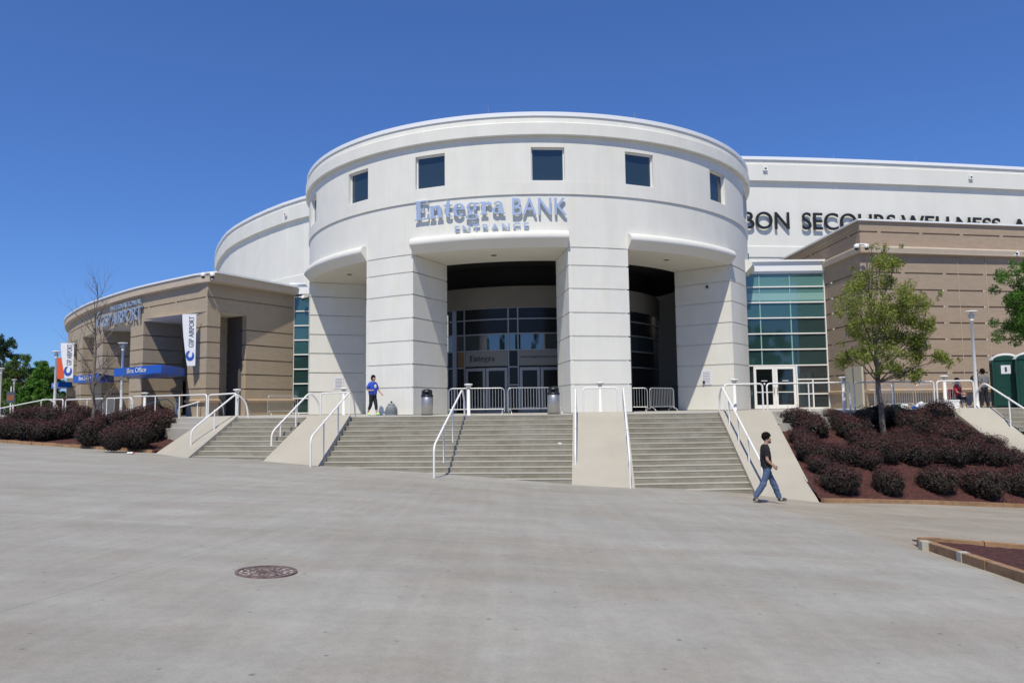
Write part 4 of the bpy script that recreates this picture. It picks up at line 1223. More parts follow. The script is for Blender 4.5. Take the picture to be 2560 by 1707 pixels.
# ------------------------------------------------------------------ crowd barriers
def barrier(xa, xb, Ya, Yb, label, h=1.05, z0=0.0):
    A = np.array(atz(xa, Ya, z0)); Bp = np.array(atz(xb, Yb, z0)); d = Bp - A; L = float(np.linalg.norm(d[:2])); rz = math.atan2(d[1], d[0])
    root = empty('crowd_barrier', tuple(A), rz); tag(root, label, 'crowd barrier', 'galvanised crowd control barriers')
    m = MB(); m.tube(fillet([(0.02, 0, .12), (0.02, 0, h), (L - .02, 0, h), (L - .02, 0, .12)], .16, 6), .019, 8)
    m.tube([(0.02, 0, .22), (L - .02, 0, .22)], .016, 8); m.build('frame', M['galv'], root)
    n = max(8, int(L / .115)); m = MB()
    for i in range(1, n):
        x = .02 + (L - .04) * i / n; m.tube([(x, 0, .22), (x, 0, h)], .0085, 6, False)
    m.build('bars', M['galv'], root)
    for x in (0.10, L - .10):
        m = MB(); m.tube(fillet([(x, -.28, 0), (x, -.22, .10), (x, 0, .22), (x, .22, .10), (x, .28, 0)], .08, 4), .014, 8); m.build('foot', M['galv'], root)
barrier(1030, 1160, 29.6, 29.5, 'crowd barrier in the middle opening, left one behind the bollard light')
barrier(1166, 1292, 29.5, 30.1, 'crowd barrier in the middle opening, right one behind the steel bin')
barrier(1420, 1489, 33.2, 33.0, 'shaded crowd barrier just right of the middle grooved pier')
barrier(1493, 1549, 33.0, 34.2, 'shaded crowd barrier deep in the right opening')
barrier(614, 684, 40.2, 41.5, 'crowd barrier standing before the narrow left glass strip')
barrier(2010, 2052, 33.2, 31.6, 'crowd barrier left of the olive tree trunk by the brown wall')
barrier(2052, 2100, 33.0, 33.3, 'crowd barrier right of the olive tree trunk by the brown wall')
barrier(2104, 2150, 33.3, 33.2, 'crowd barrier left of the seated person in red')
barrier(2168, 2212, 31.4, 31.5, 'crowd barrier in front of the seated person in red')
barrier(235, 262, 43.0, 42.0, 'distant crowd barrier behind the bare tree trunk')

# ------------------------------------------------------------------ bins and the tiered stand
def trash(xd, Y, label):
    p = atz(xd, Y, 0); root = empty('litter_bin', tuple(p)); root.scale = (.93, .93, .95); tag(root, label, 'litter bin', 'steel litter bins with black lids')
    m = MB(); m.lathe([(.25, 0), (.25, .04), (.26, .045), (.26, .80), (.25, .81)], n=28); m.build('body', M['steel'], root)
    m = MB(); m.lathe([(.262, 0), (.262, .035)], n=28); m.build('base_ring', M['blackplastic'], root)
    # domed lid with an open mouth
    m = MB(); m.lathe([(.275, .80), (.275, .86), (.25, .88)], n=28)
    for k in range(4):
        a = PI / 4 + k * PI / 2; m.bar((.23 * math.cos(a), .23 * math.sin(a), .86), (.21 * math.cos(a), .21 * math.sin(a), 1.02), .13, .02)
    m.lathe([(.245, 1.0), (.235, 1.05), (.19, 1.10), (.10, 1.13), (.01, 1.14)], n=28)
    m.lathe([(.10, .88), (.10, 1.0)], n=14)
    m.build('lid', M['blackplastic'], root)
trash(981, 30.9, 'steel litter bin with black lid in front of the left grooved pier')
trash(1272, 29.0, 'steel litter bin with black lid beside the middle grooved pier')
p = atz(899, 31.9, 0); root = empty('tiered_planter', tuple(p)); tag(root, 'grey plastic tiered cone standing beside the walking woman', 'planter')
m = MB(); m.lathe([(.27, 0), (.262, .09), (.27, .10), (.255, .19), (.262, .20), (.245, .29)], n=24); m.build('base', M['greyplastic'], root)
m = MB(); m.lathe([(.23, .29), (.235, .33), (.20, .40), (.15, .41)], n=24); m.build('tier', M['greyplastic'], root)
m = MB(); m.lathe([(.16, .41), (.16, .44), (.13, .50), (.06, .525), (.03, .53)], n=24); m.build('tier', M['greyplastic'], root)
m = MB(); m.lathe([(.012, .53), (.045, .55), (.05, .575), (.03, .60), (.005, .605)], n=14); m.build('knob', M['blackplastic'], root)

# notices on the inner faces of the outer piers, cameras, steel door
def side_pt(ang, xd, z, off):
    a = math.radians(ang); rx, ry = -math.sin(a), math.cos(a); P0 = cyl(ang, R0, 0); k = (xd - 1176) / FPX
    s_ = (k * P0[1] - P0[0]) / (rx - k * ry)
    n_ = (math.cos(a), math.sin(a)); sg = 1 if off > 0 else -1
    return np.array([P0[0] + rx * s_ + n_[0] * off, P0[1] + ry * s_ + n_[1] * off, z])
for (ang, xa, xb, z0, z1, off, lab) in ((-69.05, 766, 788, 1.35, 2.0, .01, 'white printed notice on the inner face of the leftmost grooved pier'), (50.85, 1610, 1633, 1.25, 2.0, -.01, 'white printed notice on the half shaded inner face of the rightmost grooved pier')):
    P = [side_pt(ang, x, z, o_) for o_ in (off, off * 2) for x, z in ((xa, z0), (xb, z0), (xb, z1), (xa, z1))]
    m = MB(); m.add([tuple(q) for q in P], [(0, 1, 2, 3), (4, 5, 6, 7), (0, 1, 5, 4), (1, 2, 6, 5), (2, 3, 7, 6), (3, 0, 4, 7)])
    for k in range(7):
        t0 = .12 + k * .11; a_ = P[4] * .85 + P[5] * .15; c_ = P[4] * .15 + P[5] * .85
        nn_ = (P[4] - P[0]) * .25
        zz = z0 + (z1 - z0) * t0
        q = [(*(a_ + nn_)[:2], zz), (*(c_ + nn_)[:2], zz), (*(c_ + nn_)[:2], zz + .018), (*(a_ + nn_)[:2], zz + .018)]
        m.add(q, [(0, 1, 2, 3)], False, 1)
    tag(m.build('notice', [M['paper'], M['banner_ink']]), lab, 'notice', 'paper notices on the piers')
for xd_, z_ in ((1631, 6.05), (1616, 1.38)):
    q_ = side_pt(50.85, xd_, z_, -.06); b = MB(); b.lathe([(.05, -.06), (.06, -.04), (.06, .04), (.03, .07)], tuple(q_), 10)
    rbuild(b, 'wall_fixture', M['blackplastic'])
def cctv(x, y, z, label):
    root = empty('security_camera', (x, y, z)); tag(root, label, 'security camera', 'security cameras at the roof corners')
    m = MB(); m.box(-.05, .05, -.05, .35, .02, .10); m.tube([(-.28, -.05, .06), (.28, -.05, .06)], .03, 8); m.build('bracket', M['paint'], root)
    for sx in (-.24, .24):
        m = MB(); m.lathe([(.02, .06), (.11, .05), (.12, -.04), (.10, -.10)], (sx, -.05, -.02), 14); m.build('housing', M['paint'], root)
        m = MB(); m.lathe([(.095, -.10), (.09, -.16), (.05, -.20), (.005, -.21)], (sx, -.05, -.02), 14); m.build('dome', M['blackplastic'], root)
cctv(-15.45, 37.5, 7.22, 'pair of white security cameras on the roof corner of the tan wing')
cctv(16.45, 34.45, 7.62, 'pair of white security cameras on the corner cornice of the brown wing')
cctv(-11.75, 42.5, 6.75, 'pair of small white security cameras above the narrow left glass strip')
m = MB(); m.box(16.50, 16.60, 35.2, 36.9, 0, 2.0); o = m.build('service_door', M['utility']); o.parent = e; o.matrix_parent_inverse = Matrix.Translation((-20, -38, 0))
m = MB(); m.box(16.485, 16.499, 36.03, 36.06, 0.02, 1.98); o2 = m.build('door_gap', M['blackplastic']); o2.parent = o

# ------------------------------------------------------------------ manhole, litter
p = ong(612, 1314); root_z = p[2]
gxn = (ground(p[0] + .5, p[1]) - ground(p[0] - .5, p[1])); gyn = (ground(p[0], p[1] + .5) - ground(p[0], p[1] - .5))
RMH = 67 / FPX * p[1]
m = MB()
def onp(x, y, dz): return (p[0] + x, p[1] + y, p[2] + gxn * x + gyn * y + dz)
def ringm(r0, r1, dz, n=48, dz0=None):
    for k in range(n):
        a, c = 2 * PI * k / n, 2 * PI * (k + 1) / n
        P = [onp(r0 * math.cos(a), r0 * math.sin(a), dz), onp(r1 * math.cos(a), r1 * math.sin(a), dz), onp(r1 * math.cos(c), r1 * math.sin(c), dz), onp(r0 * math.cos(c), r0 * math.sin(c), dz)]
        m.add(P, [(0, 1, 2, 3)])
        if r0 > 0: m.add([P[0], P[3], (P[3][0], P[3][1], P[3][2] - .02), (P[0][0], P[0][1], P[0][2] - .02)], [(0, 1, 2, 3)])
        m.add([P[1], P[2], (P[2][0], P[2][1], P[2][2] - .02), (P[1][0], P[1][1], P[1][2] - .02)], [(0, 1, 2, 3)])
ringm(RMH * .90, RMH, .016)
f_ = m.build('manhole_cover', M['iron'], None, False)
tag(f_, 'rusty round cast iron manhole cover set in the concrete plaza', 'manhole cover')
m = MB(); ringm(0.0001, RMH * .885, .006)
c_ = m.build('lid', material('worn_pale_iron', (.47, .42, .40), .7, .3, 20, .6, 40), f_, False)
m = MB(); rr = random.Random(4)
for rad in (.30, .52, .72): ringm(RMH * rad, RMH * (rad + .045), .014)
for k in range(14):
    a = 2 * PI * k / 14 + .1; r0_, r1_ = (.34, .70)
    for (u0, u1) in ((.06, .29), (.36, .50), (.59, .70), (.78, .87)):
        a2 = a + rr.uniform(-.08, .08) + u0 * .8
        w = .028
        ca, sa_ = math.cos(a2), math.sin(a2)
        P = [onp(RMH * (u * ca - q * w * sa_), RMH * (u * sa_ + q * w * ca), .013) for u, q in ((u0, -1), (u1, -1), (u1, 1), (u0, 1))]
        m.add(P + [(x, y, z - .008) for x, y, z in P], [(0, 1, 2, 3), (0, 4, 5, 1), (1, 5, 6, 2), (2, 6, 7, 3), (3, 7, 4, 0)])
m.build('cast_pattern', M['iron'], f_)

def crumple(x, y, z, s_, mt, label, name='paper_scrap', cat='litter', seed=1, flat=.5):
    rr = random.Random(seed); bm_ = bmesh.new(); bmesh.ops.create_icosphere(bm_, subdivisions=2, radius=s_)
    for v in bm_.verts: v.co = v.co * rr.uniform(.65, 1.15); v.co.z *= flat
    me = bpy.data.meshes.new(name); bm_.to_mesh(me); bm_.free(); me.materials.append(mt)
    o = bpy.data.objects.new(name, me); COL.objects.link(o); o.location = (x, y, z + s_ * flat * .6)
    tag(o, label, cat); return o
k5 = f2[1] + f2[3] * 5.4; crumple(k5[0] - .45, k5[1], -RISE * 6, .075, M['paper'], 'white crumpled paper lying on the wide middle steps', seed=3)
q = ong(300, 1043); 
m = MB(); m.tube([(q[0] - .12, q[1], q[2] + .045), (q[0] + .07, q[1] + .02, q[2] + .045)], .04, 12); m.tube([(q[0] + .072, q[1] + .02, q[2] + .045), (q[0] + .13, q[1] + .026, q[2] + .045)], [.038, .02], 12, True, 1)
tag(m.build('drink_bottle', [M['paint'], M['banner_red']]), 'small white bottle with red cap lying by the left timber edging', 'litter')
# bags and boxes by the barriers
for i, (xd, Y, s_, mt, lab) in enumerate(((2118, 31.5, .24, 'paper', 'white cloth bundle lying among the barriers by the brown wall'), (2078, 31.6, .20, 'potroof', 'pale bag beside the olive tree trunk'),
                                 (2058, 31.3, .19, 'potgreen', 'green bag just right of the olive tree trunk'), (2100, 31.1, .12, 'banner_blue', 'blue bag in front of the white bundle'))):
    pt = atz(xd, Y, 0); crumple(pt[0], pt[1], 0, s_, M[mt], lab, 'bag', 'bag', 20 + i, .75)
pt = atz(2182, 30.6, 0); m = MB(); m.box(-.28, .28, -.2, .2, 0, .30); m.box(-.30, .30, -.22, .22, .302, .36)
o = m.build('cool_box', M['paint']); o.location = pt; tag(o, 'small white cool box on the ground beside the seated person in red', 'cool box')

# ------------------------------------------------------------------ portable toilets
def potty(xd, Y, num, label):
    pt = atz(xd, Y, 0); root = empty('portable_toilet', tuple(pt), math.radians(-27)); tag(root, label, 'portable toilet', 'green portable toilets')
    w = .47
    m = MB(); m.box(-w, w, -.55, .55, .04, 2.02)
    for x in (-w, w - .06): m.box(x - .012, x + .072, -.58, -.551, .04, 2.02)
    for x in (-.35, 0, .35): m.box(x - .03, x + .03, .551, .57, .1, 1.9)
    for y_ in (-.35, 0, .35): m.box(-w - .02, -w - .001, y_ - .04, y_ + .04, .1, 1.9)
    m.build('cabin', M['potgreen'], root)
    m = MB(); m.box(-w - .05, w + .05, -.62, .62, 0, .039); m.build('base', M['blackplastic'], root)
    m = MB(); m.box(-w + .09, w - .09, -.575, -.552, .08, 1.93)
    for z in (.5, 1.0, 1.5): m.box(-w + .16, w - .16, -.583, -.576, z - .16, z + .16)
    d_ = m.build('door', M['potgreen'], root)
    m = MB(); m.box(-.17, .17, -.592, -.584, 1.42, 1.78); m.build('sign', M['paper'], d_)
    vs, fs = text_mesh(num, 1, .05); A = fit(vs, .08, .2); m = MB(); m.add([(x - .04, -.596 - z * .02, 1.5 + y) for x, y, z in A], fs); m.build('lettering', M['banner_ink'], d_)
    m = MB(); n = 14; P0 = []
    for k in range(n + 1):
        a = PI * k / n; P0.append((math.cos(a) * (w + .03), 2.0 + math.sin(a) * .28))
    vs = [(x, -.60, z) for x, z in P0] + [(x, .60, z) for x, z in P0] + [(x * .9, -.60, 1.99 + (z - 2.0) * .72) for x, z in P0]
    N1 = n + 1
    m.add(vs, [(i, i + 1, N1 + i + 1, N1 + i) for i in range(n)] + [(i, i + 1, 2 * N1 + i + 1, 2 * N1 + i) for i in range(n)], True)
    m.add([(x * .9, -.595, 1.99 + (z - 2) * .72) for x, z in P0], [tuple(range(N1))], False, 1)
    m.add([(x, .60, z) for x, z in P0], [tuple(range(N1))])
    m.build('roof', [M['potroof'], M['potgreen']], root)
potty(2312, 31.8, '1', 'green portable toilet with pale domed roof beside the two standing people')
potty(2366, 31.0, '2', 'green portable toilet with pale domed roof cut by the right edge')

# far left roadside sign
pt = atz(23, 66, 0); root = empty('road_banner_sign', tuple(pt)); tag(root, 'small dark blue and orange sign panel on a post far away near the left edge', 'sign')
m = MB(); m.tube([(0, 0, 0), (0, 0, 2.6)], .05, 8); m.build('post', M['paint'], root)
m = MB(); m.box(-.36, .36, -.05, .05, 1.15, 2.15); m.box(-.32, .32, -.056, -.051, 1.4, 1.85, 1); m.build('panel', [M['banner_ink'], M['orange_post']], root)

# ------------------------------------------------------------------ foliage
def leaf_mat(name, cols, rough=0.55, trans=0.25):
    m = bpy.data.materials.new(name); m.use_nodes = True; nt = m.node_tree; N = nt.nodes; L = nt.links; b = N['Principled BSDF']
    g = N.new('ShaderNodeNewGeometry'); r = N.new('ShaderNodeValToRGB'); r.color_ramp.interpolation = 'LINEAR'
    els = r.color_ramp.elements
    while len(els) < len(cols): els.new(.5)
    for i, c in enumerate(cols): els[i].position = i / (len(cols) - 1); els[i].color = (*c, 1)
    L.new(g.outputs['Random Per Island'], r.inputs['Fac']); L.new(r.outputs[0], b.inputs['Base Color'])
    b.inputs['Roughness'].default_value = rough; b.inputs['Specular IOR Level'].default_value = .35
    if trans:
        t = N.new('ShaderNodeBsdfTranslucent'); L.new(r.outputs[0], t.inputs['Color'])
        mx = N.new('ShaderNodeMixShader'); mx.inputs[0].default_value = trans
        out = [n for n in N if n.type == 'OUTPUT_MATERIAL'][0]
        L.new(b.outputs[0], mx.inputs[1]); L.new(t.outputs[0], mx.inputs[2]); L.new(mx.outputs[0], out.inputs[0])
    return m
LM = {'olive': leaf_mat('olive_leaf', [(.07, .125, .016), (.17, .235, .03), (.29, .31, .05), (.11, .17, .022), (.36, .34, .09)]),
      'green': leaf_mat('green_leaf', [(.03, .09, .01), (.07, .19, .018), (.11, .25, .025), (.05, .13, .015)]),
      'dark': leaf_mat('dark_leaf', [(.01, .03, .006), (.025, .06, .01), (.04, .08, .015)]),
      'mid': leaf_mat('mid_leaf', [(.03, .07, .01), (.07, .14, .015), (.12, .20, .025), (.04, .10, .012)]),
      'brown': leaf_mat('rusty_leaf', [(.06, .05, .015), (.10, .07, .02), (.05, .06, .01)]),
      'purple': leaf_mat('burgundy_leaf', [(.045, .018, .024), (.075, .024, .032), (.040, .034, .024), (.11, .034, .045), (.060, .050, .036), (.030, .022, .022)], .5, .12)}
def leaves(centres, radii, n, size, seed, flat=1.0, shell=0.0, upright=.3, aspect=.55, face=.7, rnd=.6):
    """n leaf quads (two bent halves) spread through ellipsoids; returns verts, faces"""
    rg = np.random.default_rng(seed); C_ = np.array(centres, float); R_ = np.array(radii, float)
    if R_.ndim == 1: R_ = np.stack([R_, R_, R_ * flat], 1)
    w = R_.prod(1) ** (2 / 3.); w = w / w.sum(); idx = rg.choice(len(C_), n, p=w)
    d = rg.normal(size=(n, 3)); d /= np.linalg.norm(d, axis=1)[:, None]
    r = rg.random(n) ** (1 / 3.) if shell == 0 else 1 - np.abs(rg.normal(0, shell, n))
    P = C_[idx] + d * r[:, None] * R_[idx]
    nv = d * face + rg.normal(size=(n, 3)) * rnd; nv[:, 2] += upright; nv /= np.linalg.norm(nv, axis=1)[:, None]
    t = np.cross(nv, rg.normal(size=(n, 3))); t /= np.linalg.norm(t, axis=1)[:, None]; s_ = np.cross(nv, t)
    L = size * rg.uniform(.6, 1.35, n)[:, None]; W = L * aspect
    V = np.stack([P - t * L, P + s_ * W * .5 + nv * L * .08, P + t * L, P - s_ * W * .5 + nv * L * .08], 1).reshape(-1, 3)
    F = np.arange(n * 4).reshape(n, 4)
    return V, F
def mesh_np(name, V, F, mt, parent=None):
    me = bpy.data.meshes.new(name); me.vertices.add(len(V)); me.vertices.foreach_set('co', V.astype(np.float32).ravel())
    me.loops.add(F.size); me.loops.foreach_set('vertex_index', F.astype(np.int32).ravel())
    me.polygons.add(len(F)); me.polygons.foreach_set('loop_start', np.arange(0, F.size, 4, dtype=np.int32)); me.polygons.foreach_set('loop_total', np.full(len(F), 4, dtype=np.int32))
    me.update(calc_edges=True); me.validate(); me.materials.append(mt)
    o = bpy.data.objects.new(name, me); COL.objects.link(o)
    if parent is not None: o.parent = parent
    return o
def growth_mat(name, low, high):
    """old dark leaves with redder new growth towards the top of the plant"""
    m = leaf_mat(name, low, .62, .14); nt = m.node_tree; N = nt.nodes; L = nt.links
    r1 = [n for n in N if n.type == 'VALTORGB'][0]; g = [n for n in N if n.type == 'NEW_GEOMETRY'][0]
    r2 = N.new('ShaderNodeValToRGB'); els = r2.color_ramp.elements
    while len(els) < len(high): els.new(.5)
    for i, c in enumerate(high): els[i].position = i / (len(high) - 1); els[i].color = (*c, 1)
    L.new(g.outputs['Random Per Island'], r2.inputs['Fac'])
    tc = N.new('ShaderNodeTexCoord'); sp = N.new('ShaderNodeSeparateXYZ'); L.new(tc.outputs['Generated'], sp.inputs[0])
    no = N.new('ShaderNodeTexNoise'); no.inputs['Scale'].default_value = 4; L.new(tc.outputs['Generated'], no.inputs['Vector'])
    ad = N.new('ShaderNodeMath'); ad.operation = 'MULTIPLY_ADD'; L.new(no.outputs['Fac'], ad.inputs[0]); ad.inputs[1].default_value = .9; L.new(sp.outputs[2], ad.inputs[2])
    mr = N.new('ShaderNodeMapRange'); L.new(ad.outputs[0], mr.inputs[0]); mr.inputs[1].default_value = .95; mr.inputs[2].default_value = 1.3
    mx = N.new('ShaderNodeMixRGB'); L.new(mr.outputs[0], mx.inputs[0]); L.new(r1.outputs[0], mx.inputs[1]); L.new(r2.outputs[0], mx.inputs[2])
    for n in N:
        if n.type == 'BSDF_PRINCIPLED': L.new(mx.outputs[0], n.inputs['Base Color'])
        if n.type == 'BSDF_TRANSLUCENT': L.new(mx.outputs[0], n.inputs['Color'])
    return m
LM['purple'] = growth_mat('burgundy_leaf', [(.026, .019, .016), (.040, .024, .020), (.032, .031, .022), (.044, .037, .028), (.022, .017, .015)], [(.088, .028, .030), (.062, .022, .022), (.105, .036, .038), (.066, .040, .030)])
LM['shade_black'] = leaf_mat('shade_black_leaf', [(.008, .009, .009), (.014, .012, .012), (.010, .012, .010)], .6, .05)  # near-black leaf colour carries the deep shade around the tree trunk
# shrub variants
def shrub_mesh(seed):
    rg = random.Random(seed); cs, rs = [], []
    for k in range(11):
        a = rg.uniform(0, 2 * PI); rad = rg.uniform(.0, .34); z = rg.uniform(.26, .62)
        cs.append((rad * math.cos(a), rad * math.sin(a), z)); q = rg.uniform(.20, .32); rs.append((q, q, q * .9))
    cs.append((0, 0, .42)); rs.append((.46, .46, .38))
    V, F = leaves(cs, rs, 5200, .026, seed, shell=.07, aspect=.8, face=1.0, rnd=.42)
    # sprigs that stick out
    V2, F2 = leaves([(0, 0, .45)], [(.56, .56, .46)], 420, .024, seed + 50, shell=.06)
    # dark twiggy core: smaller leaves packed inside
    V3, F3 = leaves([(0, 0, .36)], [(.40, .40, .34)], 700, .06, seed + 90, shell=.15, aspect=.9)
    V = np.concatenate([V, V2, V3]); F = np.concatenate([F, F2 + 4 * len(F), F3 + 4 * (len(F) + len(F2))])
    V[:, 2] = np.maximum(V[:, 2], .01)
    return V, F
SV = []
for sd in (1, 2, 3, 4):
    V_, F_ = shrub_mesh(sd); o = mesh_np('burgundy_shrub', V_, F_, LM['purple']); SV.append(o)
V_, F_ = shrub_mesh(9); BLK = mesh_np('shade_dark_shrub', V_, F_, LM['shade_black'])
used = set()
def shrub(cx, base, wpx, hpx, fn, label, group, k, scale=1.0, ymax=40):
    P = ong(cx, base, fn)
    if P[1] > ymax: P = np.array([ray(cx, base)[0] * ymax, ymax, fn(ray(cx, base)[0] * ymax, ymax)])
    w = wpx / FPX * P[1]; h = hpx / FPX * P[1]; w *= scale; h *= scale
    v = k % 4
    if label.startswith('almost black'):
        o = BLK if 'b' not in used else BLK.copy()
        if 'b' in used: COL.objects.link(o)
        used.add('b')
    elif v not in used: o = SV[v]; used.add(v)
    else: o = SV[v].copy(); COL.objects.link(o)
    o.location = (P[0], P[1] + w * .25, P[2] - .04); o.rotation_euler = (0, 0, k * 2.39)
    o.scale = (w / .98, w / .98, max(h, w * .80) / .88)
    tag(o, label, 'shrub', group)
SR = 3.5636   # zoom factor of the crop the shrubs were measured in
RS = [  # centre x, centre y, width, height in the zoomed crop whose origin is (1900, 980)
 (350, 240, 250, 200), (480, 270, 190, 190), (520, 330, 240, 170), (370, 390, 170, 150), (660, 220, 180, 150), (760, 270, 220, 170), (860, 340, 260, 190), (460, 520, 210, 230), (580, 560, 260, 230),
 (740, 570, 250, 180), (860, 580, 230, 170), (960, 440, 250, 190), (1150, 460, 190, 150), (1050, 540, 280, 190), (1160, 570, 210, 150), (1250, 420, 210, 160), (1290, 500, 190, 210), (1440, 560, 280, 230),
 (1090, 235, 280, 190), (1260, 235, 280, 200), (960, 240, 220, 180), (1420, 300, 240, 260), (1520, 210, 220, 180), (1640, 200, 260, 180), (1560, 350, 240, 200), (1720, 310, 210, 160), (1700, 420, 280, 200),
 (1850, 400, 240, 170), (1960, 450, 220, 170), (2090, 480, 220, 160), (1740, 560, 280, 240), (1920, 540, 280, 220), (2080, 570, 240, 200), (2230, 580, 240, 190), (1600, 480, 200, 190),
 (2380, 640, 240, 200), (2520, 640, 260, 200),
 (430, 450, 180, 170), (1330, 400, 200, 150), (1010, 630, 220, 150), (570, 660, 210, 150), (1430, 450, 190, 150),
 (770, 790, 380, 270), (1190, 790, 290, 290), (1630, 770, 360, 290), (2040, 810, 350, 320), (2330, 790, 300, 300), (2620, 800, 340, 300)]
ORD = ['first', 'second', 'third', 'fourth', 'fifth', 'sixth', 'seventh', 'eighth', 'ninth', 'tenth', 'eleventh', 'twelfth', 'thirteenth']
def row_labels(L_, cuts, names, tail):
    out = {}
    rows = [[] for _ in names]
    for k, (cx, cy, w, h) in enumerate(L_):
        r_ = sum(1 for c in cuts if cy + h * .5 < c); rows[r_].append((cx, k))
    for r_, row in enumerate(rows):
        for i, (cx, k) in enumerate(sorted(row)): out[k] = f'burgundy shrub, {ORD[i]} from the left in the {names[r_]}{tail}'
    return out
RLAB = {42: 'large purple shrub, first of the front row from the concrete cheek', 43: 'purple shrub, second of the front row, in open mulch', 44: 'round purple shrub, third of the front row, with a dark shadow at its foot',
        45: 'large purple shrub, fourth of the front row', 46: 'purple shrub of the front row cut by the right edge', 0: 'purple shrub topmost on the left of the right bed, below the white doors',
        7: 'purple shrub at the left margin of the right bed halfway down the slope', 23: 'purple shrub at the top right of the bed beside the far right cheek'}
RL2 = row_labels(RS[:42], (640, 560, 470, 385), ('second row up', 'third row up', 'fourth row up', 'fifth row up', 'top row'), ' of the right bed')
RL2[18] = 'almost black shrub, darkened for shade, right behind the trunk of the olive green tree'
RL2[19] = 'almost black shrub, darkened for shade, just right of the olive green tree trunk'
RL2[20] = 'almost black shrub, darkened for shade, just left of the olive green tree trunk'
RL2.update(RLAB); RL2[47] = 'purple shrub just beyond the right edge at the end of the front row'
for k, (cx, cy, w, h) in enumerate(RS):
    X = (1900 + cx / SR) * .91875; Bs = (980 + (cy + h * .5) / SR) * .91875
    shrub(X, Bs, w / SR * .91875, h / SR * .91875, bed_right, RL2[k], 'shrubs of the right bed', k, 1.18 if k < 42 else 1.04, ymax=28.2)
LS = [(150, 640, 260, 170), (330, 610, 260, 170), (480, 620, 260, 170), (640, 570, 300, 170), (800, 600, 260, 190), (900, 600, 210, 180), (60, 730, 260, 210), (250, 740, 270, 210), (420, 760, 250, 190), (590, 730, 260, 220), (700, 660, 220, 190), (-120, 700, 260, 200),
      (900, 770, 240, 290), (1020, 700, 240, 230), (1150, 840, 230, 230), (1260, 790, 270, 290), (1400, 810, 270, 280), (1500, 730, 290, 300), (1640, 690, 270, 270), (1300, 630, 270, 210), (1450, 600, 250, 190), (1600, 600, 250, 170), (1700, 640, 200, 190), (1180, 650, 210, 190)]
LLAB = {12: 'tall purple shrub just below the trunk of the bare tree', 18: 'purple shrub at the right end of the left bed beside the cheek', 6: 'purple shrub at the left edge of the picture'}
LL2 = row_labels(LS, (905, 790, 745), ('front row', 'second row', 'third row', 'back row'), ' of the left bed')
LL2.update(LLAB)
for k, (cx, cy, w, h) in enumerate(LS):
    X = (cx / 4.2) * .91875; Bs = (900 + (cy + h * .5) / 4.2) * .91875
    shrub(X, Bs, w / 4.2 * .91875, h / 4.2 * .91875, bed_left2, LL2[k], 'burgundy shrubs of the left bed', k + 1, 1.22, ymax=60)

# trees
def limb_tree(root, base, clumps, r0, mt, top, seed=1, wig=.06, every=1, tmin=.2):
    rr = random.Random(seed); m = MB(); base = Vector(base); top = Vector(top); n = 12
    tr = [base.lerp(top, i / n) + Vector((rr.uniform(-wig, wig), rr.uniform(-wig, wig), 0)) * (1 if 0 < i else 0) for i in range(n + 1)]
    m.tube(tr, [r0 * (1 - .85 * i / n) + .01 for i in range(n + 1)], 10)
    for i, c in enumerate(clumps[::every]):
        c = Vector(c); H = (c.z - base.z)
        z0 = base.z + max(.25 * (top.z - base.z), H * .72 - .3)
        t = max(tmin, min(.95, (z0 - base.z) / (top.z - base.z))); a = base.lerp(top, t)
        mid = a.lerp(c, .5) + Vector((rr.uniform(-.12, .12), rr.uniform(-.12, .12), rr.uniform(-.05, .15)))
        m.tube([a, mid, c], [r0 * .38 * (1 - t * .6), r0 * .22, .008], 6)
        for q in range(2):
            e_ = c + Vector((rr.uniform(-.4, .4), rr.uniform(-.4, .4), rr.uniform(-.1, .4))); m.tube([mid.lerp(c, .6), e_], [r0 * .12, .004], 5)
    return m.build('trunk', mt, root)
TB = ong(2030, 1000, bed_right); Yt = TB[1]
root = empty('young_oak_tree', tuple(TB)); tag(root, 'slender olive green tree growing out of the right shrub bed', 'tree')
blobs = [(430, 130, 60), (400, 240, 100), (540, 250, 75), (310, 380, 110), (470, 390, 95), (230, 520, 115), (420, 540, 120), (600, 520, 115), (740, 510, 85), (850, 475, 50), (220, 650, 100), (440, 680, 105), (640, 660, 130), (770, 720, 75), (300, 780, 110), (500, 800, 120), (680, 800, 110), (170, 930, 85),
         (300, 930, 115), (500, 920, 100), (700, 940, 105), (860, 950, 75), (950, 1000, 45), (560, 1040, 90), (720, 1070, 75), (430, 1060, 50), (120, 505, 38), (90, 625, 38), (200, 275, 36), (1010, 980, 26), (595, 110, 32), (350, 110, 35), (620, 390, 30), (800, 860, 40)]
rr = random.Random(5); cl = []; rad = []
for (bx, by, br) in blobs:
    xd = (2060 + bx / 3.017) * .91875; yd = (580 + by / 3.017) * .91875; rm = br / 3.017 * .91875 / FPX * Yt
    w_ = max(.15, 1.5 - abs(bx - 450) / 480 - max(0, (400 - by)) / 500)
    for q in range(3 if br > 60 else 1):
        P = at(xd + rr.uniform(-6, 6), yd + rr.uniform(-6, 6), Yt + rr.uniform(-w_, w_)); cl.append(tuple(P - TB)); rad.append(rm * rr.uniform(.62, .95))
limb_tree(root, (0, 0, -.1), [c for c, r_ in zip(cl, rad)], .10, M['bark'], (-.25, .1, 6.6), 3, .03, 3, .30)
sub, sr = [], []
for c, r_ in zip(cl, rad):
    for q in range(5):
        d = [rr.gauss(0, .46) for _ in range(3)]; sub.append((c[0] + d[0] * r_, c[1] + d[1] * r_, c[2] + d[2] * r_)); sr.append(r_ * rr.uniform(.38, .68))
V_, F_ = leaves(sub, sr, 33000, .052, 21, upright=.2)
mesh_np('crown', V_, F_, LM['olive'], root)

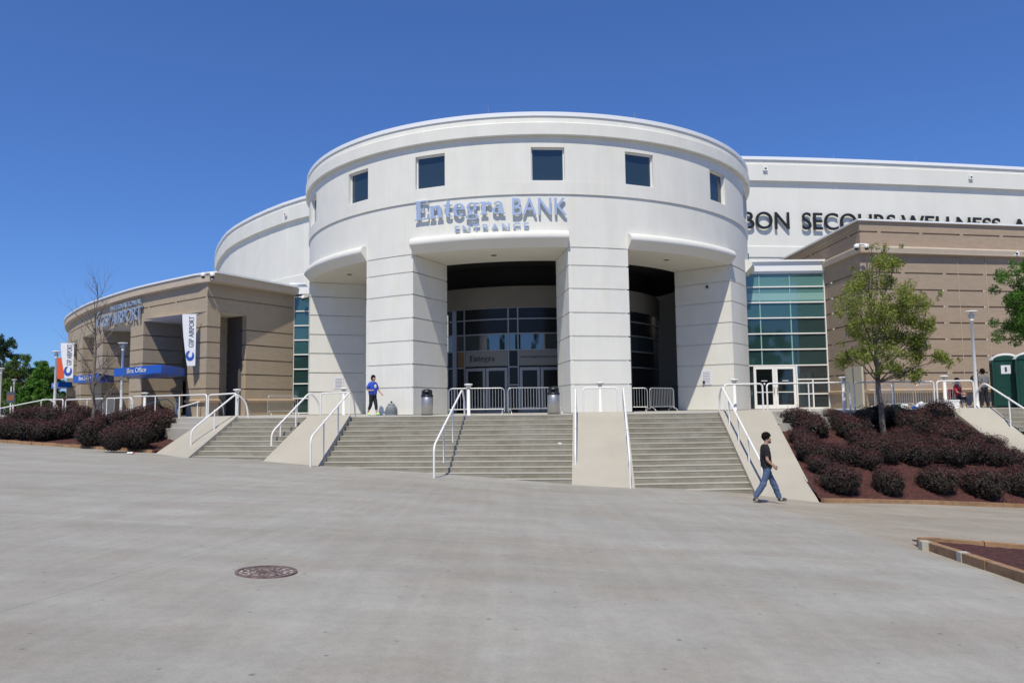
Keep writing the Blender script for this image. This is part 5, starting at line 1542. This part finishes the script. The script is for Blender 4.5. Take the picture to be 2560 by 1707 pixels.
def simple_tree(x, y, z, h, cw, name, label, mt, seed, group=None, nl=9000, ls=.12, trunkfrac=.3):
    root = empty(name, (x, y, z)); tag(root, label, 'tree', group)
    rr = random.Random(seed); cl = []; rad = []
    for k in range(26):
        t = rr.random(); zz = h * (trunkfrac + (1 - trunkfrac) * (.12 + .8 * t)); w = cw / 2 * math.sin(PI * min(1, .18 + t * .78)) ** .7
        a = rr.uniform(0, 2 * PI); q = w * math.sqrt(rr.random()) * .9
        cl.append((q * math.cos(a), q * math.sin(a), zz)); rad.append(cw * rr.uniform(.09, .17))
    limb_tree(root, (0, 0, -.1), cl, h * .022, M['bark'], (0.1, 0, h * .9), seed, .1, 2)
    sub, sr = [], []
    for c, r_ in zip(cl, rad):
        for q in range(6):
            d = [rr.gauss(0, .6) for _ in range(3)]; sub.append((c[0] + d[0] * r_, c[1] + d[1] * r_, c[2] + d[2] * r_)); sr.append(r_ * rr.uniform(.3, .6))
    V_, F_ = leaves(sub, sr, nl, ls, seed, upright=.2)
    mesh_np('crown', V_, F_, mt, root); return root
pt = atz(2392, 31.0, 0)
simple_tree(pt[0] + .7, 31.5, 0, 6.9, 4.3, 'leafy_tree', 'bright green tree reaching in from the right edge above the green toilets', LM['green'], 8, None, 30000, .065, .40)
GT = 'trees beyond the box office on the left'
for (xd, ytop, Y, cw, mt, sd, lab) in ((8, 778, 90, 6.5, 'dark', 11, 'dark green tree at the left edge, tallest of the trees beyond the plaza'), (60, 818, 84, 5.5, 'mid', 12, 'mid green tree left of the orange red banner'),
                                     (100, 832, 76, 4.0, 'green', 13, 'bright green bushy tree just behind the tall lamp post at the left'), (-40, 800, 95, 7, 'dark', 14, 'dark tree partly outside the left edge'),
                                     (30, 850, 100, 7, 'brown', 15, 'rusty brown low tree between the dark tree and the green tree'), (120, 850, 100, 5, 'mid', 16, 'distant green tree behind the far end of the tan wing'), (75, 880, 70, 3.6, 'green', 17, 'low bright green bush tree behind the left guard rail')):
    P = at(xd, ytop, Y); simple_tree(P[0], P[1], 0, P[2], cw, 'broadleaf_tree', lab, LM[mt], sd, GT, 13000, .16, .05)
# hedge of far shrubs hiding the horizon on the left
V_, F_ = leaves([(x, 118 + 3 * math.sin(x), 1.4) for x in np.arange(-110, -38, 2.2)], [(2.2, 2, 1.9 + .5 * math.sin(x * 1.7)) for x in np.arange(-110, -38, 2.2)], 16000, .28, 33)
tag(mesh_np('far_hedge', V_, F_, LM['dark']), 'far dark green woodland edge at the left horizon', 'woodland', None, 'stuff')

for i, (x, y, h) in enumerate(((-62, -46, 17), (-38, -52, 14), (-14, -52, 16), (8, -56, 14), (26, -50, 17), (44, -54, 15), (62, -44, 18), (80, -50, 16))):
    pr_ = bpy.data.objects.get('broadleaf_tree' + ('' if i % 7 == 0 else '.%03d' % (i % 7)))
    c = copy_tree(pr_); c.location = (x, y, ground(x, y)); zs = h / (pr_.children[1].dimensions.z or 8); c.scale = (2.2, 2.2, max(1.0, zs)); c.rotation_euler.z = i
    tag(c, 'tree across the street that shows only as a dark reflection in the glass', 'tree', 'reflected trees across the street')
# bare tree
def bare(x, y, z, h, seed, label):
    root = empty('bare_tree', (x, y, z)); tag(root, label, 'tree'); rr = random.Random(seed); m = MB()
    def br(p, d, L, r, lev):
        n = 4; pts = [p]; q = p.copy(); dd = d.copy()
        for i in range(n):
            dd = (dd + Vector((rr.gauss(0, .09), rr.gauss(0, .09), rr.gauss(.03, .05)))).normalized(); q = q + dd * (L / n); pts.append(q.copy())
        m.tube(pts, [r * (1 - .6 * i / n) for i in range(n + 1)], 8 if lev < 1 else 5, False)
        if lev >= 4: return
        for i in range(1, n + 1):
            for _ in range(2 if lev < 3 else 1):
                if rr.random() < .78:
                    a = rr.uniform(0, 2 * PI); s_ = Vector((math.cos(a), math.sin(a), 0)); nd = (dd * .75 + s_ * rr.uniform(.45, .85) + Vector((0, 0, .2))).normalized()
                    br(pts[i], nd, L * rr.uniform(.42, .66) * (.75 if lev == 0 else 1), r * (1 - .6 * i / n) * .55, lev + 1)
    n = 9; pts = [Vector((rr.gauss(0, .03), rr.gauss(0, .03), h * .96 * i / n - (.15 if i == 0 else 0))) for i in range(n + 1)]
    m.tube(pts, [.085 * (1 - .88 * i / n) for i in range(n + 1)], 10)
    for i in range(2, n):
        for _ in range(3):
            a = rr.uniform(0, 2 * PI); nd = Vector((math.cos(a) * .6, math.sin(a) * .6, .85)).normalized()
            br(pts[i] + Vector((0, 0, rr.uniform(-.2, .2))), nd, h * rr.uniform(.16, .26) * (1.15 - i / n * .5), .03 * (1.1 - .7 * i / n), 2)
    m.build('trunk', M['bark'], root)
P = at(213, 960, 31.0); bare(P[0], P[1], bed_left2(P[0], P[1]), at(211, 634, 31.0)[2] - bed_left2(P[0], P[1]), 6, 'leafless young tree rising from the left shrubs before the box office')

# ------------------------------------------------------------------ people
MP = {'skin': material('skin', (.50, .30, .21), .55, spec=.3), 'hair': material('dark_hair', (.010, .007, .006), .85, .3, 60, spec=.12), 'black': material('black_cotton', (.012, .012, .015), .9, .2, 9),
      'denim': material('blue_denim', (.075, .115, .20), .9, .18, 14), 'bluetee': material('blue_tee', (.035, .09, .50), .85, .12, 10), 'leg': material('black_leggings', (.012, .014, .02), .7),
      'lime': material('lime_shoes', (.55, .85, .25), .6), 'shoe': material('black_white_shoes', (.03, .03, .03), .5, .9, 14, col2=(.45, .43, .40), thr=(.5, .56)), 'white': material('white_rubber', (.75, .75, .72), .6), 'grey': material('grey_cotton', (.16, .16, .17), .9, .1, 9),
      'red': M['red'], 'jean': material('dark_jeans', (.03, .04, .07), .9)}
def skin(name, J, E_, rootj, mt, parent, sub=1):
    keys = list(J); me = bpy.data.meshes.new(name + '_s')
    me.from_pydata([J[k][0] for k in keys], [(keys.index(a), keys.index(b)) for a, b in E_], [])
    o = bpy.data.objects.new(name, me); COL.objects.link(o)
    md = o.modifiers.new('s', 'SKIN'); md.use_smooth_shade = True
    sl = me.skin_vertices[0].data if me.skin_vertices else None
    if sl is None:
        bm_ = bmesh.new(); bm_.from_mesh(me); bm_.verts.layers.skin.verify(); bm_.to_mesh(me); bm_.free(); sl = me.skin_vertices[0].data
    for i, k in enumerate(keys):
        r = J[k][1]; sl[i].radius = r if isinstance(r, tuple) else (r, r); sl[i].use_root = (k == rootj)
    s2 = o.modifiers.new('d', 'SUBSURF'); s2.levels = s2.render_levels = sub
    bpy.context.view_layer.update(); dg = bpy.context.evaluated_depsgraph_get()
    m2 = bpy.data.meshes.new_from_object(o.evaluated_get(dg)); bpy.data.objects.remove(o); bpy.data.meshes.remove(me)
    m2.name = name; m2.materials.clear(); m2.materials.append(mt); m2.polygons.foreach_set('use_smooth', [True] * len(m2.polygons))
    o = bpy.data.objects.new(name, m2); COL.objects.link(o); o.parent = parent; return o
def ball(name, c, r, mt, parent, noise=0.0, seed=0, sub=3, cut=None):
    bm_ = bmesh.new(); bmesh.ops.create_icosphere(bm_, subdivisions=sub, radius=1); rr = random.Random(seed)
    for v in bm_.verts:
        k = 1 + rr.uniform(-noise, noise); v.co = Vector((v.co.x * r[0] * k + c[0], v.co.y * r[1] * k + c[1], v.co.z * r[2] * k + c[2]))
    if cut: bmesh.ops.delete(bm_, geom=[v for v in bm_.verts if cut(v.co)], context='VERTS')
    me = bpy.data.meshes.new(name); bm_.to_mesh(me); bm_.free(); me.materials.append(mt); me.polygons.foreach_set('use_smooth', [True] * len(me.polygons))
    o = bpy.data.objects.new(name, me); COL.objects.link(o); o.parent = parent; return o
def person(x, y, z, rz, height, P, label, shirt, legs, shoes, hairlen=0, sleeve=.55, leglen=1.0, sc_w=1.0, beard=False, sole=None, badge=None):
    """P: joint positions in metres for a 1.75 m figure facing +X, near side -Y"""
    root = empty('person', (x, y, z), rz); root.scale = (height / 1.75,) * 3; tag(root, label, 'person')
    w = sc_w; J = {}
    R_ = dict(pelvis=(.135 * w, .155 * w), waist=(.115 * w, .14 * w), chest=(.125 * w, .165 * w), neck=.05, head0=.062, head1=(.088, .074), head2=(.09, .078), head3=.062,
              nose=.012, shR=.058, elR=.042, wrR=.027, haR=(.034, .02), shL=.058, elL=.042, wrL=.027, haL=(.034, .02),
              hiR=.085 * w, knR=.058 * w, anR=.040, toR=.032, hiL=.085 * w, knL=.058 * w, anL=.040, toL=.032)
    for k, r in R_.items(): J[k] = (P[k], r)
    E_ = [('pelvis', 'waist'), ('waist', 'chest'), ('chest', 'neck'), ('neck', 'head0'), ('head0', 'head1'), ('head1', 'head2'), ('head2', 'head3'), ('head1', 'nose'), ('chest', 'shR'), ('shR', 'elR'), ('elR', 'wrR'), ('wrR', 'haR'),
          ('chest', 'shL'), ('shL', 'elL'), ('elL', 'wrL'), ('wrL', 'haL'), ('pelvis', 'hiR'), ('hiR', 'knR'), ('knR', 'anR'), ('anR', 'toR'), ('pelvis', 'hiL'), ('hiL', 'knL'), ('knL', 'anL'), ('anL', 'toL')]
    for s_ in 'RL':                     # fingers
        wv = Vector(P['ha' + s_]) - Vector(P['wr' + s_]); wv.normalize(); side = wv.cross(Vector((0, 1, 0)));
        if side.length < .3: side = Vector((1, 0, 0))
        side.normalize(); inw = Vector((0, -1 if s_ == 'L' else 1, 0))
        for f in range(4):
            b_ = Vector(P['ha' + s_]) + side * (.024 - .016 * f) + wv * .01; L_ = (.062, .072, .068, .052)[f]
            m_ = b_ + wv * L_ * .55 + inw * .004; e_ = m_ + wv * L_ * .4 + inw * .018
            J[f'f{s_}{f}a'] = (tuple(m_), .0085); J[f'f{s_}{f}b'] = (tuple(e_), .007); E_ += [('ha' + s_, f'f{s_}{f}a'), (f'f{s_}{f}a', f'f{s_}{f}b')]
        b_ = Vector(P['ha' + s_]) + side * .04 - wv * .01; J[f'f{s_}t'] = (tuple(b_ + wv * .03), .009); E_.append(('ha' + s_, f'f{s_}t'))
    skin('body', J, E_, 'pelvis', MP['skin'], root)
    SEG = [(a_, b_) for a_, b_ in E_ if a_[0] != 'f' and b_[0] != 'f']
    def where(v):
        best = (9, None, 0)
        for a_, b_ in SEG:
            A_, B_ = Vector(P[a_]), Vector(P[b_]); d_ = B_ - A_; t = max(0, min(1, (v - A_).dot(d_) / d_.length_squared)); ra = J[a_][1]; rb = J[b_][1]; ra = max(ra) if isinstance(ra, tuple) else ra; rb = max(rb) if isinstance(rb, tuple) else rb; q_ = (v - (A_ + d_ * t)).length / (ra * (1 - t) + rb * t)
            if q_ < best[0]: best = (q_, (a_, b_), t)
        return best[1], best[2]
    def cloth(name, test, off, mt, wrinkle=.004, seed=1):
        src = root.children[0].data; bm_ = bmesh.new(); bm_.from_mesh(src)
        bmesh.ops.subdivide_edges(bm_, edges=bm_.edges[:], cuts=1, use_grid_fill=True)
        keep = {v: test(v.co, *where(v.co)) for v in bm_.verts}
        bmesh.ops.delete(bm_, geom=[f for f in bm_.faces if not all(keep[v] for v in f.verts)], context='FACES')
        bmesh.ops.delete(bm_, geom=[v for v in bm_.verts if not v.link_faces], context='VERTS')
        bm_.normal_update(); rg_ = random.Random(seed)
        nv = [(v, v.normal.copy()) for v in bm_.verts]
        for v, n_ in nv:
            w_ = wrinkle * math.sin(v.co.z * 70 + v.co.x * 40) + wrinkle * .7 * math.sin(v.co.z * 31 - v.co.y * 50)
            v.co = v.co + n_ * (off(v.co) + w_)
        me = bpy.data.meshes.new(name); bm_.to_mesh(me); bm_.free(); me.materials.append(mt); me.polygons.foreach_set('use_smooth', [True] * len(me.polygons))
        o = bpy.data.objects.new(name, me); COL.objects.link(o); o.parent = root; return o
    hemz = P['pelvis'][2] - .03; arm = ('shR', 'shL')
    hands = [Vector(P['haR']), Vector(P['haL'])]
    def t_shirt(v, sg, t):
        if sg[0] not in ('waist', 'chest', 'pelvis') and min((v - h_).length for h_ in hands) < .15: return False
        if sg[0] in ('waist',) or sg == ('pelvis', 'waist'): return v.z > hemz
        if sg[0] == 'pelvis': return v.z > hemz
        if sg[0] == 'chest' and sg[1] in arm: return True
        if sg == ('chest', 'neck'): return t < .72
        if sg[0] in arm: return t < sleeve + .1
        return False
    def t_legs(v, sg, t):
        if sg[0] in ('wrR', 'wrL', 'elR', 'elL', 'haR', 'haL') or min((v - h_).length for h_ in hands) < .11: return False
        if sg == ('pelvis', 'waist'): return v.z < hemz + .09
        if sg[0] == 'pelvis' or sg[0] in ('hiR', 'hiL'): return v.z < hemz + .09
        if sg[0] in ('knR', 'knL'): return t < leglen * .97
        return False
    cloth('trousers', t_legs, lambda v: .016 + (.014 if v.z < .5 and leglen > .9 else 0), legs, .004, 2)
    cloth('shirt', t_shirt, lambda v: .030, shirt, .004, 1)
    for s_ in 'RL':
        A, T = Vector(P['an' + s_]), Vector(P['to' + s_]); d = (T - A); heel = A - Vector((d.x, d.y, 0)).normalized() * .05 + Vector((0, 0, -.035 if A.z < .12 else -.05))
        skin('shoe', dict(h=(tuple(heel), (.050, .046)), m=(tuple(A.lerp(T, .45) + Vector((0, 0, .0))), (.054, .050)), t=(tuple(T + d.normalized() * .04), (.044, .040))), [('h', 'm'), ('m', 't')], 'm', shoes, root)
    h1 = Vector(P['head2']); fx = (Vector(P['nose']) - Vector(P['head1'])); fx.z = 0; fx.normalize(); hc = h1 - fx * .018 + Vector((0, 0, .02))
    def cutf(v):
        q = v - Vector(P['head1']); f_ = q.dot(fx); return (f_ > .035 and q.z < .075) or (q.z < -.06 - hairlen and f_ < .2) or (q.z < -.02 and f_ > -.01 and hairlen < .03)
    ball('hair', tuple(hc - Vector((0, 0, hairlen * .5))), (.112, .094, .112 + hairlen * .5), MP['hair'], root, .15, 3, 4, cutf)
    for sy in (-1, 1):                  # ears and eyes
        pr_ = fx.cross(Vector((0, 0, 1))) * sy
        ball('ear', tuple(Vector(P['head1']) + pr_ * .078), (.014, .010, .026), MP['skin'], root, 0, 1, 1)
        ball('eye', tuple(Vector(P['head1']) + pr_ * .03 + fx * .083 + Vector((0, 0, .022))), (.010, .010, .007), MP['hair'], root, 0, 1, 1)
    ball('mouth', tuple(Vector(P['head1']) + fx * .080 - Vector((0, 0, .045))), (.010, .022, .005), material('lips', (.3, .1, .09), .6), root, 0, 1, 1)
    if beard: ball('beard', tuple(Vector(P['head1']) + fx * .045 - Vector((0, 0, .062))), (.048, .052, .032), MP['hair'], root, .1, 5, 2)
    if badge:
        ball('shirt_print', badge, (.012, .075, .09), MP['white'], root, 0, 1, 2)
    return root
def pose(**k):
    P = dict(pelvis=(0, 0, .93), waist=(0, 0, 1.10), chest=(.01, 0, 1.32), neck=(.02, 0, 1.46), head0=(.035, 0, 1.53), head1=(.055, 0, 1.59), head2=(.05, 0, 1.65), head3=(.035, 0, 1.70), nose=(.155, 0, 1.585),
             shR=(0, -.175, 1.39), elR=(-.02, -.22, 1.12), wrR=(.05, -.22, .89), haR=(.07, -.22, .83), shL=(0, .175, 1.39), elL=(-.02, .22, 1.12), wrL=(.05, .22, .89), haL=(.07, .22, .83),
             hiR=(0, -.09, .86), knR=(.02, -.10, .48), anR=(0, -.10, .08), toR=(.14, -.11, .045), hiL=(0, .09, .86), knL=(.02, .10, .48), anL=(0, .10, .08), toL=(.14, .11, .045))
    P.update(k); return P
# man in black striding to the right
mp = ong(1764, 1155)
person(mp[0], mp[1], mp[2] + .015, 0.0, 163 / FPX * mp[1] * .955, pose(
    pelvis=(0, 0, .89), waist=(-.02, 0, 1.06), chest=(-.03, 0, 1.29), neck=(.0, 0, 1.44), head0=(.03, 0, 1.51), head1=(.05, 0, 1.58), head2=(.035, 0, 1.65), head3=(.01, 0, 1.70), nose=(.15, .0, 1.575),
    shR=(-.03, -.17, 1.36), elR=(-.05, -.21, 1.08), wrR=(.12, -.17, .93), haR=(.165, -.165, .885), shL=(-.03, .17, 1.36), elL=(.06, .22, 1.11), wrL=(.2, .2, .98), haL=(.24, .19, .93),
    hiR=(-.01, -.085, .82), knR=(-.13, -.09, .47), anR=(-.36, -.09, .14), toR=(-.24, -.09, .04), hiL=(.02, .085, .82), knL=(.20, .09, .47), anL=(.33, .09, .09), toL=(.48, .09, .055)),
    'person in black t-shirt and blue jeans with tousled hair striding below the right steps', MP['black'], MP['denim'], MP['shoe'], .0, .55, 1.0, .98, True)
# woman in blue walking along the terrace
wp = atz(856, 32.2, 0)
person(wp[0], wp[1], .015, math.radians(-35), 1.70, pose(
    hiR=(0, -.085, .86), knR=(-.03, -.09, .47), anR=(-.22, -.08, .12), toR=(-.10, -.08, .04), hiL=(.0, .085, .86), knL=(.14, .06, .47), anL=(.20, .05, .08), toL=(.33, .05, .05),
    elR=(-.10, -.27, 1.13), wrR=(.10, -.20, 1.08), haR=(.16, -.17, 1.09), elL=(.05, .27, 1.14), wrL=(.20, .33, .96), haL=(.24, .35, .91)),
    'person in a blue t-shirt, black cropped leggings and lime shoes walking along the terrace', MP['bluetee'], MP['leg'], MP['lime'], .06, .75, .62, 1.12, badge=(.165, 0.0, 1.27))
# two people near the toilets
pp = atz(2263, 31.0, 0)
person(pp[0], pp[1], .015, math.radians(100), 1.60, pose(knR=(.03, -.12, .48), anR=(-.02, -.16, .08), toR=(.1, -.2, .045), knL=(.02, .12, .48), anL=(0, .16, .08), toL=(.12, .2, .045)),
       'person in grey shirt and black trousers standing with back turned beside the green toilets', MP['grey'], MP['leg'], MP['shoe'], .04, .8, 1.0, 1.0)
pp = atz(2245, 31.9, 0)
person(pp[0], pp[1], .015, math.radians(-75), 1.62, pose(), 'person in a dark top facing the camera, half hidden behind the tall lamp post', MP['black'], MP['jean'], MP['shoe'], .10, .6, .45, 1.0)
# seated person in red on a folding chair
pp = atz(2200, 31.6, 0)
person(pp[0], pp[1], -.36, math.radians(-50), 1.62, pose(hiR=(.08, -.1, .89), knR=(.46, -.12, .92), anR=(.50, -.12, .50), toR=(.62, -.12, .46), hiL=(.08, .1, .89), knL=(.46, .12, .92), anL=(.50, .12, .50), toL=(.62, .12, .46),
       elR=(.08, -.27, 1.14), wrR=(.28, -.18, 1.05), haR=(.34, -.14, 1.03), elL=(.08, .27, 1.14), wrL=(.28, .18, 1.05), haL=(.34, .12, 1.04)),
       'person in a red shirt sitting on a folding chair beside a bollard light', M['red'], MP['jean'], MP['shoe'], .0, .8, 1.0, 1.05)
root = empty('folding_chair', (pp[0], pp[1], 0), math.radians(-50)); tag(root, 'folding chair under the seated person in red', 'chair')
m = MB(); m.box(-.2, .26, -.25, .25, .36, .40); m.build('seat', M['blackplastic'], root)
m = MB(); m.box(-.26, -.22, -.25, .25, .45, .82); m.build('backrest', M['red'], root)
for sx, sy in ((-.2, -.25), (-.2, .25), (.24, -.25), (.24, .25)):
    m = MB(); m.tube([(sx * .9, sy, .38), (sx * 1.1, sy, 0)], .013, 6); m.build('leg', M['blackplastic'], root)
